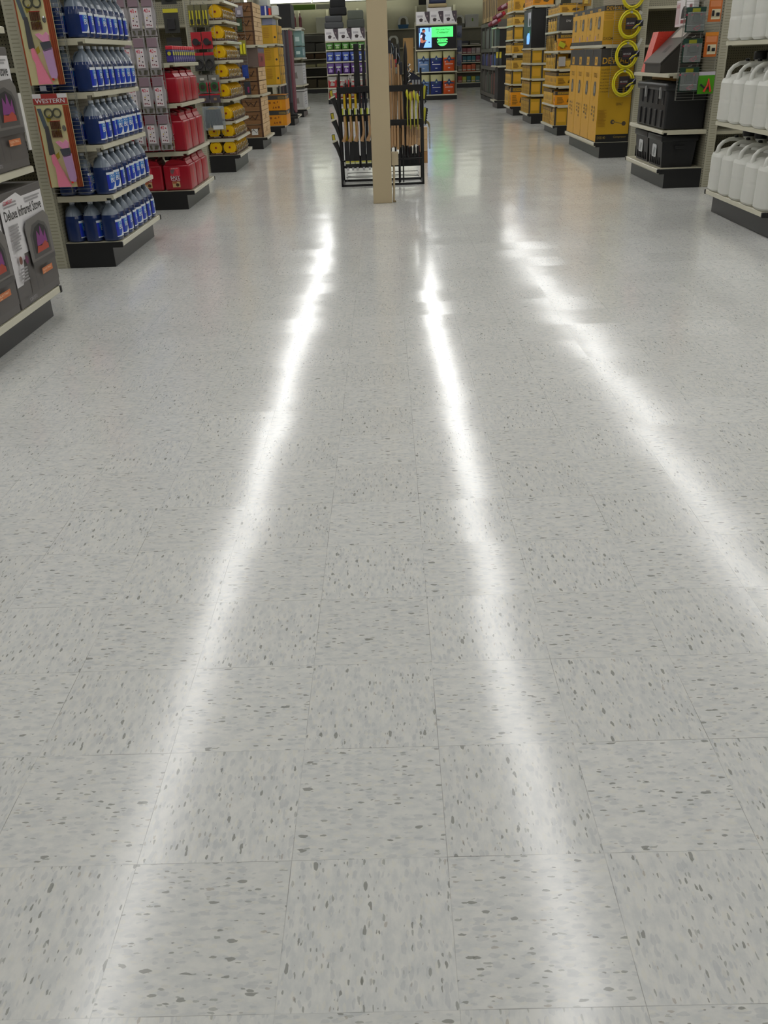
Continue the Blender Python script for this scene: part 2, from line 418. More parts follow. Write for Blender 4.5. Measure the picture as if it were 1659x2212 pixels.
shelf_unit(1, -2.08, LB, 19.35, 20.5, (.95, 1.68, 2.17), 'beige shelf unit with tall yellow cartons above two orange cartons', H=2.5)
gondola_run(1, LB, 19.35, 20.5, 'beige shelving run behind the tall yellow cartons')
shelf_unit(1, -2.08, LB, 22.4, 23.6, (2.03,), 'beige shelf unit with black boots and clothing packs, before the white cartons', H=2.5)
gondola_run(1, LB, 22.4, 23.6, 'beige shelving run behind the black clothing packs')
shelf_unit(1, -2.12, -2.6, 25.6, 27.0, (.78, 1.43, 2.13), 'farthest beige shelf unit on the left, carrying tall white cartons', H=2.5)
gondola_run(1, -2.6, 25.6, 27.0, 'beige shelving run behind the tall white cartons')
# right-hand side
shelf_unit(-1, RF, RB, 7.05, 8.40, (.775, 1.40), 'beige shelf unit at the right edge holding white jugs', H=2.3, deck=.20, kick=.16)
gondola_run(-1, RB, 7.05, 8.40, 'beige shelving run behind the white jugs')
shelf_unit(-1, RF, RB, 9.97, 11.35, (.58, 1.12), 'beige shelf unit holding black tool chests and battery boxes', H=2.2, deck=.20)
gondola_run(-1, RB, 9.97, 11.35, 'beige shelving run behind the black tool chests')
shelf_unit(-1, RF, RB, 13.13, 15.35, (1.42,), 'beige shelf unit holding the tall yellow compressor cartons', H=2.3, deck=.205)
gondola_run(-1, RB, 13.13, 15.35, 'beige shelving run behind the tall compressor cartons')
G3L = (.50, .81, 1.08, 1.365, 1.67, 1.94)
shelf_unit(-1, 3.05, 3.5, 17.02, 18.4, G3L, 'beige shelf unit of small yellow cartons, nearest the tall compressor cartons', H=2.5, deck=.165, kick=.14)
gondola_run(-1, 3.5, 17.02, 18.4, 'beige shelving run behind the nearest small yellow cartons')
G4L = (.565, .865, 1.155, 1.43, 2.19)
shelf_unit(-1, 3.04, 3.5, 20.05, 21.3, G4L, 'beige shelf unit with the black screen cabinet above yellow cartons', H=2.6, deck=.20)
gondola_run(-1, 3.5, 20.05, 21.3, 'beige shelving run behind the black screen cabinet')
G5L = (.69, 1.0, 1.34, 1.63, 1.925, 2.21)
shelf_unit(-1, 3.04, 3.5, 22.93, 24.2, G5L, 'beige shelf unit of small yellow cartons, beyond the black screen cabinet', H=2.6, deck=.20)
gondola_run(-1, 3.5, 22.93, 24.2, 'beige shelving run behind the farthest small yellow cartons')
shelf_unit(-1, 3.04, 3.5, 26.2, 27.3, (1.05, 1.52, 1.97), 'beige shelf unit packed with black goods, last on the right', H=2.5, deck=.20)
gondola_run(-1, 3.5, 26.2, 27.3, 'beige shelving run behind the black goods')

# ================================================================== COLUMN, CONDUIT
CREAM = mat('column_cream_paint', 'bfae8d', .42, var=.02, scale=2)
b = MB(); b.box(-.10, .10, -.10, .10, 0, ROOF+.12, CREAM, .006)
col = b.build('support_column'); col.location = (-.048, 9.72, 0)
tag(col, 'cream square steel column standing in the middle of the aisle', 'column')
loc = (.083, 9.70, 0); t = thing('electrical_conduit', 'cream outlet box and flexible conduit fixed to the right face of the column', 'conduit', loc)
b = W_(loc); b.box(.054, .128, 9.65, 9.72, .37, .50, mat('conduit_cream', 'bbac8e', .4), .006); b.build('outlet_box', t)
b = W_(loc); b.tube([(.078, 9.67, .37), (.079, 9.67, .3), (.076, 9.67, .2), (.074, 9.67, .1), (.07, 9.67, .01)], .011, mat('conduit_cream', 'bbac8e', .4)); b.build('conduit_pipe', t)
b = W_(loc); b.box(.06, .092, 9.65, 9.69, .004, .02, M('8b7a5a'), .003); b.build('floor_clamp', t)

# ================================================================== BLUE JUGS
JB = mat('jug_blue_fluid', '1d305e', .16, var=.12, scale=18, spec=.5, coat=.3)
JT = mat('jug_clear_headspace', '747f8e', .22, var=.08, alpha=.93)
JC = mat('jug_cap_white', 'c3cad6', .4)
JL = M('1b2fb2', .3); JL2 = M('2f7fc9', .3); JL3 = M('174cb0', .3)
def make_blue_jug():
    t = thing('washer_fluid_jug', 'x', 'jug')
    b = MB()
    pr = [(.062, 0, JB), (.073, .006, JB), (.0755, .02, JB), (.0755, .09, JB), (.0745, .15, JB), (.071, .178, JB), (.0655, .197, JT), (.052, .225, JT), (.036, .25, JT), (.023, .266, JT), (.019, .272, JT), (.019, .29, JT)]
    b.lathe(pr, JB, 28, e=2.7); b.build('body', t)
    b = MB(); b.lathe([(.0195, 0), (.021, .002), (.021, .018), (.019, .021)], JC, 16); b.build('cap', t, (0, 0, .281))
    b = MB(); b.tube([(-.026, 0, .262), (-.046, 0, .256), (-.063, 0, .232), (-.069, 0, .2), (-.066, 0, .172)], .008, JT, 8); b.build('handle', t)
    # label wraps the +x / -y corner of the body
    b = MB(); n = 14; z0, z1 = .030, .160
    def pt(a, z, k=0):
        ca, sa = math.cos(a), math.sin(a); r = .0766 + k*.0005
        return (r*math.copysign(abs(ca)**(2/2.7), ca), r*math.copysign(abs(sa)**(2/2.7), sa), z)
    A0, A1 = -.72, 1.15
    def band(u0, u1, w0, w1, m, k, top=None):
        N_ = max(2, int((u1-u0)*n)+1)
        for i in range(N_):
            a = u0+(u1-u0)*i/N_; c = u0+(u1-u0)*(i+1)/N_
            ta, tc_ = (w1, w1) if top is None else (top(a), top(c))
            b.add([pt(A0+(A1-A0)*a, z0+(z1-z0)*w0, k), pt(A0+(A1-A0)*c, z0+(z1-z0)*w0, k), pt(A0+(A1-A0)*c, z0+(z1-z0)*tc_, k), pt(A0+(A1-A0)*a, z0+(z1-z0)*ta, k)], [(0, 1, 2, 3)], m, True)
    LW = M('dfe4ea', .35)
    band(0, 1, 0, 1, JL, 0); band(0, 1, .87, 1, LW, 1); band(0, 1, 0, .06, LW, 1)
    band(.2, 1, .55, .87, JL2, 1); band(.2, 1, .06, .55, JL3, 1)
    band(.34, 1, .06, .3, LW, 2, top=lambda u: .06+.42*max(0, math.sin((u-.34)/.66*3.6))**1.3)
    for tx, h, c0, k in (('X-treme', .12, .73, .6), ('BLUE', .26, .42, .68)):
        vs, fs, tw = text_geo(tx)
        b.add([pt(A0+(A1-A0)*(.27+.66*(x/tw)+.05*(y/.7)*.5), z0+(z1-z0)*(c0+h*y/.7), 3) for x, y in vs], fs, LW)
    b.build('label', t)
    return t
bj = Proto(make_blue_jug())
random.seed(3)
for lv, z in enumerate((.19, .53, .88, 1.23, 1.57, 1.92)):
    for k in range(8):
        rows = 3 if (k == 0 or lv == 0) else 1
        for r in range(rows):
            if lv == 0 and k > 5 and r == 2: continue
            x = -2.143 - .139*r + random.uniform(-.001, .003); y = 6.925+.1545*k + random.uniform(-.004, .004)
            rowt = ['front row', 'middle row', 'back row'][r]
            kk = f'{nth(k)} from the near end' if k else 'nearest jug'
            bj.put((x, y, z), random.uniform(-.28, .12), f'blue washer fluid jug, {kk}, {rowt}, {LEV[lv]}', 'blue washer fluid jugs', scale=(.915, 1, .97))
# ================================================================== STOVE CARTONS
STG = M('6f6b68', .45); STD = M('4a4745', .45); FL = M('81307c', .5); FLO = M('ad3f2b', .5); ORG = M('c9713c', .5)
def make_stove_box(w=.64, d=.34, h=.61, dark=False):
    o = MB(); BODY = M('5b5755', .45)
    o.box(-d/2, d/2, -w/2, w/2, 0, h, BODY, .004)
    p = Print(o, (d/2+.0008, -w/2, 0), (0, 1, 0), (0, 0, 1), w, h)
    p.poly([(0, .2), (.14, .2), (.2, .26), (.26, .40), (.98, .46), (.98, .93), (.5, .93), (.4, .975), (0, .93)], WHITE)
    p.rect(0.3, .07, 1, .45, M('57524f', .45))
    if not dark:
        p.text('Deluxe Infrared Stove', .06, .77, .085, INK, w=.86)
    else: p.text('Electric Infrared Stove', .06, .77, .085, INK, w=.86)
    p.lines(.08, .5, .87, .92, 2, GREYP, 2); p.lines(.55, .95, .86, .91, 2, GREYP, 3)
    p.text('COMFORT', .08, .905, .03, M('c23b4d', .5))
    p.lines(.08, .3, .5, .73, 9, GREYP, 4)
    # the stove on the box
    p.poly([(.40, .30), (.98, .30), (.98, .68), (.9, .745), (.45, .72), (.38, .67)], STG)
    p.poly([(.47, .36), (.47, .58), (.55, .66), (.72, .68), (.86, .64), (.91, .58), (.91, .36)], STD)
    p.poly([(.52, .40), (.52, .57), (.6, .63), (.72, .65), (.84, .61), (.87, .56), (.87, .40)], INK)
    p.poly([(.58, .46), (.62, .6), (.68, .54), (.72, .63), (.77, .52), (.82, .58), (.84, .46)], FL)
    p.poly([(.55, .40), (.58, .46), (.68, .45), (.78, .48), (.85, .44), (.85, .40)], FLO)
    p.rect(.4, .29, .96, .34, STD)
    p.disc(.14, .42, .035, M('7a4a3a', .5)); p.disc(.27, .40, .035, M('6d2c55', .5))
    p.rect(.56, .20, .82, .255, ORG); p.text('ELECTRIC', .585, .225, .017, M('e8c9a8', .5), w=.2); p.text('heater', .585, .205, .014, M('e8c9a8', .5))
    p.lines(.08, .28, .23, .36, 5, GREYP, 5)
    p.rect(.36, .10, .38, .29, STD); p.rect(.50, .10, .52, .2, STD)
    p.text('5,200 BTU', .12, .05, .03, GREYP)
    q = Print(o, (-d/2, -w/2-.0008, 0), (1, 0, 0), (0, 0, 1), d, h)
    q.rect(.02, .2, .98, .95, WHITE); q.rect(.2, .3, .8, .7, STG); q.text('Infrared Stove', .1, .8, .05, INK, w=.8)
    return tag(o.build('stove_carton'), 'x', 'carton')
sb = Proto(make_stove_box())
for k in range(2):
    sb.put((-2.24, 5.115-.66*k, .19), 0, f'boxed infrared stove on the bottom deck at the left edge, {["farther one, fully showing","nearer one, mostly cut off"][k]}', 'boxed infrared stoves')
for k in range(2):
    sb.put((-2.26, 5.09-.66*k, .89), 0, f'boxed infrared stove on the upper shelf at the left edge, {["farther one","nearer one"][k]}', 'boxed infrared stoves')
t = tag(MB().box(-.004, .004, -.02, .02, 0, .30, M('d8d6d2', .4)).build('price_strip'), 'white paper strip hanging beside the upper boxed infrared stove', 'strip'); t.location = (-2.08, 5.43, .97)

# ================================================================== WIRE PANELS
def wire_panel(label, w, h, loc, rz=0, step=.0254, vstep=.12, side_ladder=True, m=None):
    """wire grid standing in its local x-z plane"""
    m = m or CHROME; t = thing('wire_panel', label, 'wire panel', loc, rz)
    b = MB(); n = int(h/step)
    for i in range(n+1): b.box(0, w, -.0015, .0015, i*step-.0013, i*step+.0013, m)
    b.build('cross_wires', t)
    b = MB(); k = max(1, round(w/vstep))
    for i in range(k+1): b.box(i*w/k-.002, i*w/k+.002, -.0045, -.0015, 0, h, m)
    b.build('upright_wires', t)
    if side_ladder:
        b = MB()
        for i in range(n+1): b.box(-.001 if side_ladder != 'r' else w-.001, .002 if side_ladder != 'r' else w+.002, -.002, .03, i*step-.0013, i*step+.0013, m)
        b.box(-.002 if side_ladder != 'r' else w-.002, .002 if side_ladder != 'r' else w+.002, .026, .03, 0, h, m)
        b.build('side_ladder', t)
    return t
wire_panel('wire side panel on the near end of the blue jug shelf unit', .30, 1.32, (-2.50, 6.79, .56), side_ladder='r')
# two toy sets
PK = M('f08ba4', .35); LIL = M('c39bc6', .4); RUST = M('a34a25', .5); CRM = M('d6ce9c', .5); DGR = M('4d4b4e', .45)
def make_toy():
    t = thing('toy_set_card', 'x', 'toy set')
    w, h = .245, .625
    b = MB(); b.box(0, w, -.012, 0, 0, h, CRM, .002)
    p = Print(b, (0, -.0125, 0), (1, 0, 0), (0, 0, 1), w, h)
    p.rect(.82, 0, 1, .88, RUST); p.rect(0, 0, .04, .88, RUST)
    for a in (.86, .92, .97): p.rect(a, 0, a+.02, .86, M('7b3417', .5), 3)
    p.rect(0, .89, 1, 1, M('a83a36', .5)); p.rect(0, .955, .25, 1, WHITE); p.rect(.72, .955, 1, 1, WHITE)
    p.text('WESTERN', .06, .905, .045, WHITE, w=.86)
    for i, (a, c) in enumerate(((.3, .7), (.5, .55), (.35, .3), (.6, .2))): p.poly([(a, c), (a+.12, c+.03), (a+.1, c+.09), (a-.03, c+.05)], M('b5a33a', .5), 2)
    p.disc(.70, .055, .035, M('ff4a35', .4))
    b.build('backing_card', t)
    b = MB()
    b.prism([(.05, -.02, .60*h/.9), (.075, -.02, .60*h/.9), (.085, -.02, .36*h), (.045, -.02, .36*h)], (0, -.012, 0), DGR)
    b.prism([(.02, -.02, .85*h), (.045, -.02, .85*h), (.07, -.02, .64*h), (.045, -.02, .64*h)], (0, -.01, 0), M('55606a', .4))
    b.build('toy_rifle_barrel', t)
    b = MB(); b.prism([(.062, -.02, .36*h), (.082, -.02, .37*h), (.105, -.02, .25*h), (.165, -.02, .005), (.07, -.02, .005), (.075, -.02, .22*h), (.06, -.02, .27*h)], (0, -.022, 0), PK); b.build('toy_rifle_stock', t)
    b = MB(); b.prism([(.11, -.02, .50*h), (.135, -.02, .51*h), (.16, -.02, .485*h), (.185, -.02, .52*h), (.2, -.02, .49*h), (.195, -.02, .43*h), (.15, -.02, .425*h), (.13, -.02, .46*h)], (0, -.02, 0), M('e79bbd', .35)); b.build('toy_pistol_grip', t)
    b = MB(); b.prism([(.13, -.018, .42*h), (.20, -.018, .43*h), (.205, -.018, .35*h), (.15, -.018, .33*h), (.14, -.018, .36*h)], (0, -.018, 0), M('53565e', .35)); b.build('toy_pistol_frame', t)
    b = MB(); b.prism([(.14, -.018, .34*h), (.205, -.018, .37*h), (.21, -.018, .1*h), (.20, -.018, .06*h), (.165, -.018, .07*h), (.158, -.018, .11*h)], (0, -.018, 0), LIL); b.build('toy_holster', t)
    for cx in (.095, .155):
        b = MB(); b.tube([(cx+.028*math.cos(a), -.022, .80*h+.028*math.sin(a)) for a in [2*PI*k/16 for k in range(16)]], .006, M('57574b', .3, .4), 6, closed=True); b.build('toy_handcuff_ring', t)
    b = MB()
    for k in range(7): b.cyl((.095+.0105*k, -.02, .63*h), (.095+.0105*k, -.02, .715*h), .0042, M('5a3320', .4), n=6); b.cyl((.095+.0105*k, -.02, .545*h), (.095+.0105*k, -.02, .62*h), .0042, M('5a3320', .4), n=6)
    b.box(.09, .165, -.022, -.015, .715*h, .722*h, M('b03c28')); b.build('toy_cartridges', t)
    b = MB(); b.lathe([(.012, 0), (.014, .004), (.006, .006)], M('c9c9c9', .15, .9), 12, o=(0, 0, 0)); o = b.build('toy_badge', t, (.185, -.014, .64*h)); o.rotation_euler = (PI/2, 0, 0); o.scale = (1.0, 1.5, 1)
    b = MB(); b.tube([(w*.5, .02, h+.015), (w*.5, -.01, h+.015), (w*.5, -.045, h+.018)], .003, CHROME); b.build('peg_hook', t)
    return t
ty = Proto(make_toy())
ty.put((-2.497, 6.775, .605), 0, 'pink and lilac western toy set card, lower one below the other', 'western toy sets')
ty.put((-2.492, 6.775, 1.285), 0, 'pink and lilac western toy set card, upper one cut off by the frame', 'western toy sets')
t = tag(MB().box(-.022, .022, -.003, 0, 0, .03, M('9a9ba6', .3)).build('price_tag'), 'small clear price tag between the two western toy sets', 'price tag'); t.location = (-2.40, 6.74, 1.25)

# ================================================================== RED FUEL CANS
RED = mat('fuel_can_red', 'a01226', .3, var=.05, spec=.5); REDL = RED
def make_can():
    """broad faces look along y, thin side towards +x (the aisle)"""
    t = thing('fuel_can', 'x', 'fuel can'); d, w, h = .285, .335, .345
    b = MB(); b.box(-d/2, d/2, -w/2, w/2, 0, h*.80, RED, .022)
    # shoulders, handle bridge
    b.prism([(-d/2+.02, -w/2+.02, h*.78), (d/2-.02, -w/2+.02, h*.78), (d/2-.04, -w/2+.02, h*.90), (d/2-.09, -w/2+.02, h*.93), (-.02, -w/2+.02, h*.97), (-d/2+.08, -w/2+.02, h*.95), (-d/2+.04, -w/2+.02, h*.9)], (0, w-.04, 0), RED)
    for xx in (.09, .02, -.05): b.box(xx-.010, xx+.010, -w/2+.03, w/2-.03, h*.9, h*.985, RED, .006)
    b.build('body', t)
    b = MB(); b.tube([(d/2-.05, 0, h*.90), (d/2-.07, 0, h*1.0), (0.02, 0, h*1.06), (-.06, 0, h*1.04), (-.09, 0, h*.94)], .014, RED, 8); b.build('handle', t)
    b = MB(); b.lathe([(.032, 0), (.034, .004), (.034, .04), (.028, .046), (.018, .05), (.016, .062)], BLACKM, 16); b.build('spout_cap', t, (-.095, -.06, h*.93))
    b = MB(); p = Print(b, (-.075, -w/2-.0006, .035), (1, 0, 0), (0, 0, 1), .115, .215)
    LR = M('cf3a4a', .4); p.rect(.05, .56, .95, 1, LR); p.text('5 GALLON', .2, .92, .06, WHITE, w=.6)
    p.poly([(.1, .9), (.5, .9), (.3, .65), (.1, .72)], M('73575a', .4)); p.poly([(.55, .9), (.9, .9), (.7, .6)], M('e34a56', .4))
    p.text('EASY', .05, .45, .13, WHITE, w=.85); p.text('GAS', .05, .33, .13, M('e2c8cf', .4), w=.85)
    p.rect(.15, .0, .85, .29, M('c9a878', .45)); p.disc(.6, .12, .16, M('4a2c1c', .5)); p.rect(.18, .2, .55, .26, M('b2452a', .5))
    b.build('label', t)
    b = MB(); p = Print(b, (d/2+.0006, -.05, .06), (0, 1, 0), (0, 0, 1), .10, .2)
    p.rect(0.35, 0, .65, 1, M('d4344a', .4)); b.build('side_label', t)
    return t
cn = Proto(make_can())
for lv, z in enumerate((.19, .575, 1.03)):
    for c in range(2):
        for r in range(3):
            if c and r > 0: continue
            if lv == 2 and c: continue
            y = 9.90+.35*r; x = -2.215-.30*c
            if lv == 2: x -= .01
            lab = f'red plastic fuel can, {nth(r)} from the near end, {LEV[lv]}' if not c else f'red plastic fuel can behind the nearest one, {LEV[lv]}'
            sc = (1, 1, (.92, 1.07, .87)[lv]); x -= .012
            cn.put((x, y, z), 0, lab, 'red fuel cans', scale=sc)
# two-stroke oil bottles row on third shelf
def make_oil():
    t = thing('oil_bottle', 'x', 'bottle'); b = MB()
    b.box(-.035, .035, -.045, .045, 0, .115, M('2b2a6a', .3), .01); 
    p = Print(b, (.036, -.04, .01), (0, 1, 0), (0, 0, 1), .08, .09); p.rect(0, 0, 1, .55, M('4b3f8e', .4)); p.rect(.1, .62, .9, .95, M('c9c43a', .4)); p.text('OIL', .25, .2, .25, WHITE, w=.5)
    q = Print(b, (-.03, -.0455, .01), (1, 0, 0), (0, 0, 1), .06, .09); q.rect(0, 0, 1, .55, M('4b3f8e', .4)); q.disc(.5, .78, .3, M('c9c43a', .4))
    b.build('body', t)
    b = MB(); b.box(-.035, .035, -.04, .04, .116, .15, M('d32f3f', .35), .008); b.build('cap', t); return t
ob = Proto(make_oil())
for k in range(11):
    ob.put((-2.14, 9.79+.105*k, 1.40), 0, f'purple oil bottle with red cap, {nth(k) if k else "nearest"} along the shelf above the fuel cans', 'purple oil bottles')
# clear bags of hardware on the near end of the can unit
BAG = mat('clear_bag', 'b3aeb0', .15, alpha=.9, spec=.7, var=.15, scale=30, bump=.6)
def make_bag():
    t = thing('hardware_bag', 'x', 'hardware bag')
    b = MB(); n = 6; w, h = .125, .335
    vs = []; fs = []
    for j in range(9):
        for i in range(5):
            u, v = i/4, j/8; bul = .022*math.sin(PI*u)*(.35+.65*math.sin(PI*min(1, (1-v)*1.25)))+.004
            vs.append(((u-.5)*w*(1-.1*math.sin(v*9)), -bul*(1+.3*math.sin(u*7+v*9)), v*h))
    fs = [(j*5+i, j*5+i+1, (j+1)*5+i+1, (j+1)*5+i) for j in range(8) for i in range(4)]
    b.add(vs, fs, BAG, True); b.add([(x, .001, z) for x, y, z in vs], [f[::-1] for f in fs], BAG)
    b.build('bag', t)
    b = MB(); p = Print(b, (-.038, -.03, .07), (1, 0, 0), (0, 0, 1), .076, .17); WP = M('ded5d8', .3)
    p.rect(0, 0, 1, 1, WP); p.text('40', .05, .76, .2, M('c02f45', .4), w=.5)
    for i, (a, c, cc) in enumerate(((.75, .82, 'c02f45'), (.8, .6, '3b2f3c'), (.35, .5, 'd2b34a'), (.3, .38, '6d3340'), (.25, .15, '7c2735'), (.5, .15, '7c2735'), (.75, .32, '332b33'), (.75, .12, '7c2735'))): p.disc(a, c, .085, M(cc, .4), 10)
    b.build('printed_insert', t)
    b = MB(); b.box(-.05, .05, -.034, -.028, .25, .33, M('8c7680', .4), .002)
    b.build('header_card', t)
    b = MB(); r = random.Random(4)
    for i in range(9):
        x, y = r.uniform(-.04, .04), r.uniform(-.02, -.008); b.cyl((x, y, .012), (x+r.uniform(-.02, .02), y, .05), .007, M('6f6c60', .35, .5), n=6)
    b.build('contents', t)
    b = MB(); b.tube([(0, .04, .335), (0, -.03, .338)], .002, CHROME, 5); b.build('peg_hook', t)
    return t
wire_panel('wire side panel behind the clear hardware bags', .66, 1.70, (-2.86, 9.655, .58), side_ladder='r', step=.05)
hb_ = Proto(make_bag())
for rr in range(5):
    for cc in range(3):
        hb_.put((-2.265-.133*cc, 9.63, .60+.345*rr), 0, f'clear hardware bag, {["right","middle","left"][cc]} column, {["lowest","second","third","fourth","topmost"][rr]} row', 'clear hardware bags on the end panel')

# ================================================================== YELLOW REELS
REELY = mat('reel_yellow', 'e2b300', .3, var=.05)
def make_reel():
    t = thing('cord_reel', 'x', 'cord reel')
    for y in (-.045, .045):
        b = MB(); s0 = -1 if y < 0 else 1
        b.cyl((0, y, .098), (0, y+s0*.006, .098), .086, REELY, n=28); b.cyl((0, y+s0*.006, .098), (0, y+s0*.011, .098), .072, REELY, n=28, r1=.066); b.build('flange', t)
    b = MB(); b.cyl((0, -.062, .098), (0, -.05, .098), .015, M('a8391f', .4), n=12); b.cyl((0, -.066, .098), (0, -.05, .098), .006, M('2b1a12', .4)); b.build('hub', t)
    b = MB(); 
    for k in range(9): b.tube([(.072*math.cos(a), -.036+.009*k, .098+.072*math.sin(a)) for a in [2*PI*q/18 for q in range(18)]], .0052, M('cfa516', .5), 6, closed=True)
    b.build('wound_cord', t)
    b = MB(); b.box(-.085, .095, -.055, .055, 0, .028, M('4a3328', .5), .003); p = Print(b, (-.05, -.0555, .004), (1, 0, 0), (0, 0, 1), .15, .035); p.text('MASTER', .3, .3, .45, M('b7a394', .4), w=.6)
    b.build('carton_tray', t)
    b = MB()
    for y in (-.03, .02):
        b.tube([(.092, y, .12), (.104, y, .10), (.096, y+.01, .08), (.108, y, .055), (.098, y, .03)], .005, M('b9b3a2', .25, .7), 6)
    b.build('metal_hooks', t); return t
rp = Proto(make_reel())
for lv, z in enumerate((.225,)+YEL_LEV):
    cols = 2 if lv in (0, 1, 2) else 1
    for k in range(8):
        for c in range(cols):
            if c and k > 1: continue
            rp.put((-2.20-.195*c, 13.155+.142*k, z), 0, f'yellow cord reel, {nth(k) if k else "nearest"} of the {"aisle" if c == 0 else "inner"} row, {LEV[lv]}', 'yellow cord reels')

# ================================================================== HANGING PACKS (card + blister + product)
def pack(name, label, cat, x, y, z, w, h, card, parts, header=None, group=None, txt=None, rz=0, hook=True, blister=False):
    t = thing(name, label, cat, (x, y, z), rz, group)
    b = MB(); b.box(-w/2, w/2, -.004, 0, 0, h, card, .001); p = Print(b, (-w/2, -.0046, 0), (1, 0, 0), (0, 0, 1), w, h)
    if header: p.rect(0, .84, 1, 1, header, 1)
    if txt: p.text(txt[0], .1, .87, .08, txt[1], w=.8, k=2)
    for r in (parts.get('print') or []): p.rect(*r[:4], r[4], 1)
    b.build('backing_card', t)
    for pn, fn in parts.items():
        if pn == 'print': continue
        b = MB(); fn(b, w, h); b.build(pn, t)
    if blister:
        b = MB(); b.box(-w*.45, w*.45, -.045, -.005, h*.04, h*.8, PLASTIC, .008); b.build('clear_blister', t)
    if hook:
        b = MB(); b.tube([(0, .05, h+.01), (0, -.05, h+.014), (0, -.06, h+.024)], .0025, CHROME, 5); b.build('peg_hook', t)
    return t
wire_panel('wire side panel on the near end of the yellow reel shelf unit', .36, 1.75, (-2.58, 13.035, .5), step=.05)
YG = M('c9bf2e', .4); RDP = M('b3222e', .4); DK = M('2a292c', .35)
for i, x in enumerate((-2.50, -2.41, -2.32)):
    for j, z in enumerate((1.81,)):
        pack('hanging_tool_pack', f'yellow and black hanging pack, {["left","middle","right"][i]} of three beside the reels', 'tool pack', x, 13.02, z, .08, .25, M('6b6748', .5),
             {'tool_handles': lambda b, w, h: (b.box(-.028, -.012, -.03, -.006, .02, h*.75, YG, .004), b.box(.010, .026, -.03, -.006, .02, h*.75, YG, .004)), 'tool_head': lambda b, w, h: b.box(-.02, .02, -.034, -.006, .03, h*.35, DK, .005)}, group='yellow and black hanging packs')
for i, x in enumerate((-2.475, -2.33)):
    pack('hanging_red_pack', f'red card with a black round part, {["left","right"][i]} one, beside the reels', 'hardware pack', x, 13.02, 1.55, .135, .20, RDP,
         {'black_part': lambda b, w, h: (b.cyl((-.01, -.006, h*.42), (-.01, -.035, h*.42), .042, DK, n=14), b.box(.0, .055, -.03, -.006, h*.25, h*.45, DK, .006))}, group='red cards beside the reels')
for i, x in enumerate((-2.47, -2.33)):
    pack('hanging_hose_pack', f'black coiled cable on a red-topped card, {["left","right"][i]} one', 'hardware pack', x, 13.02, 1.29, .13, .22, M('4b4a47', .5),
         {'coiled_cable': lambda b, w, h: [b.tube([(.045*math.cos(a), -.015-.008*q, h*.38+.055*math.sin(a)) for a in [2*PI*k/18 for k in range(18)]], .009, DK, 6, closed=True) for q in range(3)]}, header=RDP, group='black coiled cables')
for i, x in enumerate((-2.46, -2.30)):
    pack('hanging_toy_pack', f'red and green round pack below the coiled cables, {["left","right"][i]} one', 'hardware pack', x, 13.02, 1.02, .145, .22, M('7c7a74', .5),
         {'round_part': lambda b, w, h: (b.cyl((0, -.006, h*.36), (0, -.03, h*.36), .055, M('2f5c34', .4), n=18), b.cyl((0, -.03, h*.36), (0, -.036, h*.36), .03, M('3a2a26', .4), n=12)), 'side_parts': lambda b, w, h: (b.box(-.068, -.052, -.02, -.006, .01, h*.6, RDP, .003), b.box(.05, .066, -.02, -.006, .01, h*.6, RDP, .003), b.box(-.03, .03, -.02, -.006, h*.7, h*.85, M('b9b6ae', .4), .006))}, group='red and green round packs')
for i, x in enumerate((-2.46, -2.31)):
    pack('hanging_grey_pack', f'dark grey card with red top above the clear bag, {["left","right"][i]} one', 'hardware pack', x, 13.02, .90, .14, .11, M('4e4650', .5), {'small_part': lambda b, w, h: b.box(-.02, .02, -.02, -.006, .03, .06, M('9b7b5a', .4), .004)}, header=RDP, group='dark grey cards')
t = thing('black_goods_bag', 'clear bag of black cord hanging just above the lowest reels', 'hardware bag', (-2.35, 13.0, .56))
b = MB(); b.box(-.15, .15, -.05, 0, 0, .30, mat('thin_film', 'aab4ba', .1, alpha=.35, spec=.8, bump=.8, scale=25), .02); b.build('film_bag', t)
b = MB(); r = random.Random(9)
for k in range(12): b.tube([(-.11+.02*k+r.uniform(-.01, .01), -.025, .03), (-.11+.019*k, -.032, .12), (-.10+.018*k, -.02, .2), (-.09+.016*k, -.025, .26)], .011, M('1c242b', .4), 6)
b.build('black_cord', t)
b = MB(); b.box(-.02, .12, -.056, -.051, .01, .06, M('cfd2d2', .4)); b.build('white_label', t)
# deeper in the aisle between fuel cans and reels
for i in range(3):
    pack('hanging_black_pack', f'black boxed part hanging left of the slotted post, {["lower","middle","upper"][i]} one', 'hardware pack', -2.78, 13.06, 1.42+.33*i, .2, .28, M('33332f', .5), {'part': lambda b, w, h: b.box(-.05, .05, -.04, -.006, .04, h*.6, DK, .006)}, header=YG if i == 1 else DK, group='black packs left of the slotted post')
pack('silver_hose_pack', 'silver braided hoses hanging above the purple oil bottles', 'hose pack', -2.56, 10.2, 1.62, .12, .4, M('56534e', .5), {'braided_hoses': lambda b, w, h: [b.tube([(-.04+.03*k, -.02, .3), (-.02+.03*k, -.03, .2), (0+.02*k, -.02, .1), (.03, -.02+.01*k, .0)], .008, M('b5b4ac', .25, .8), 6) for k in range(3)]})

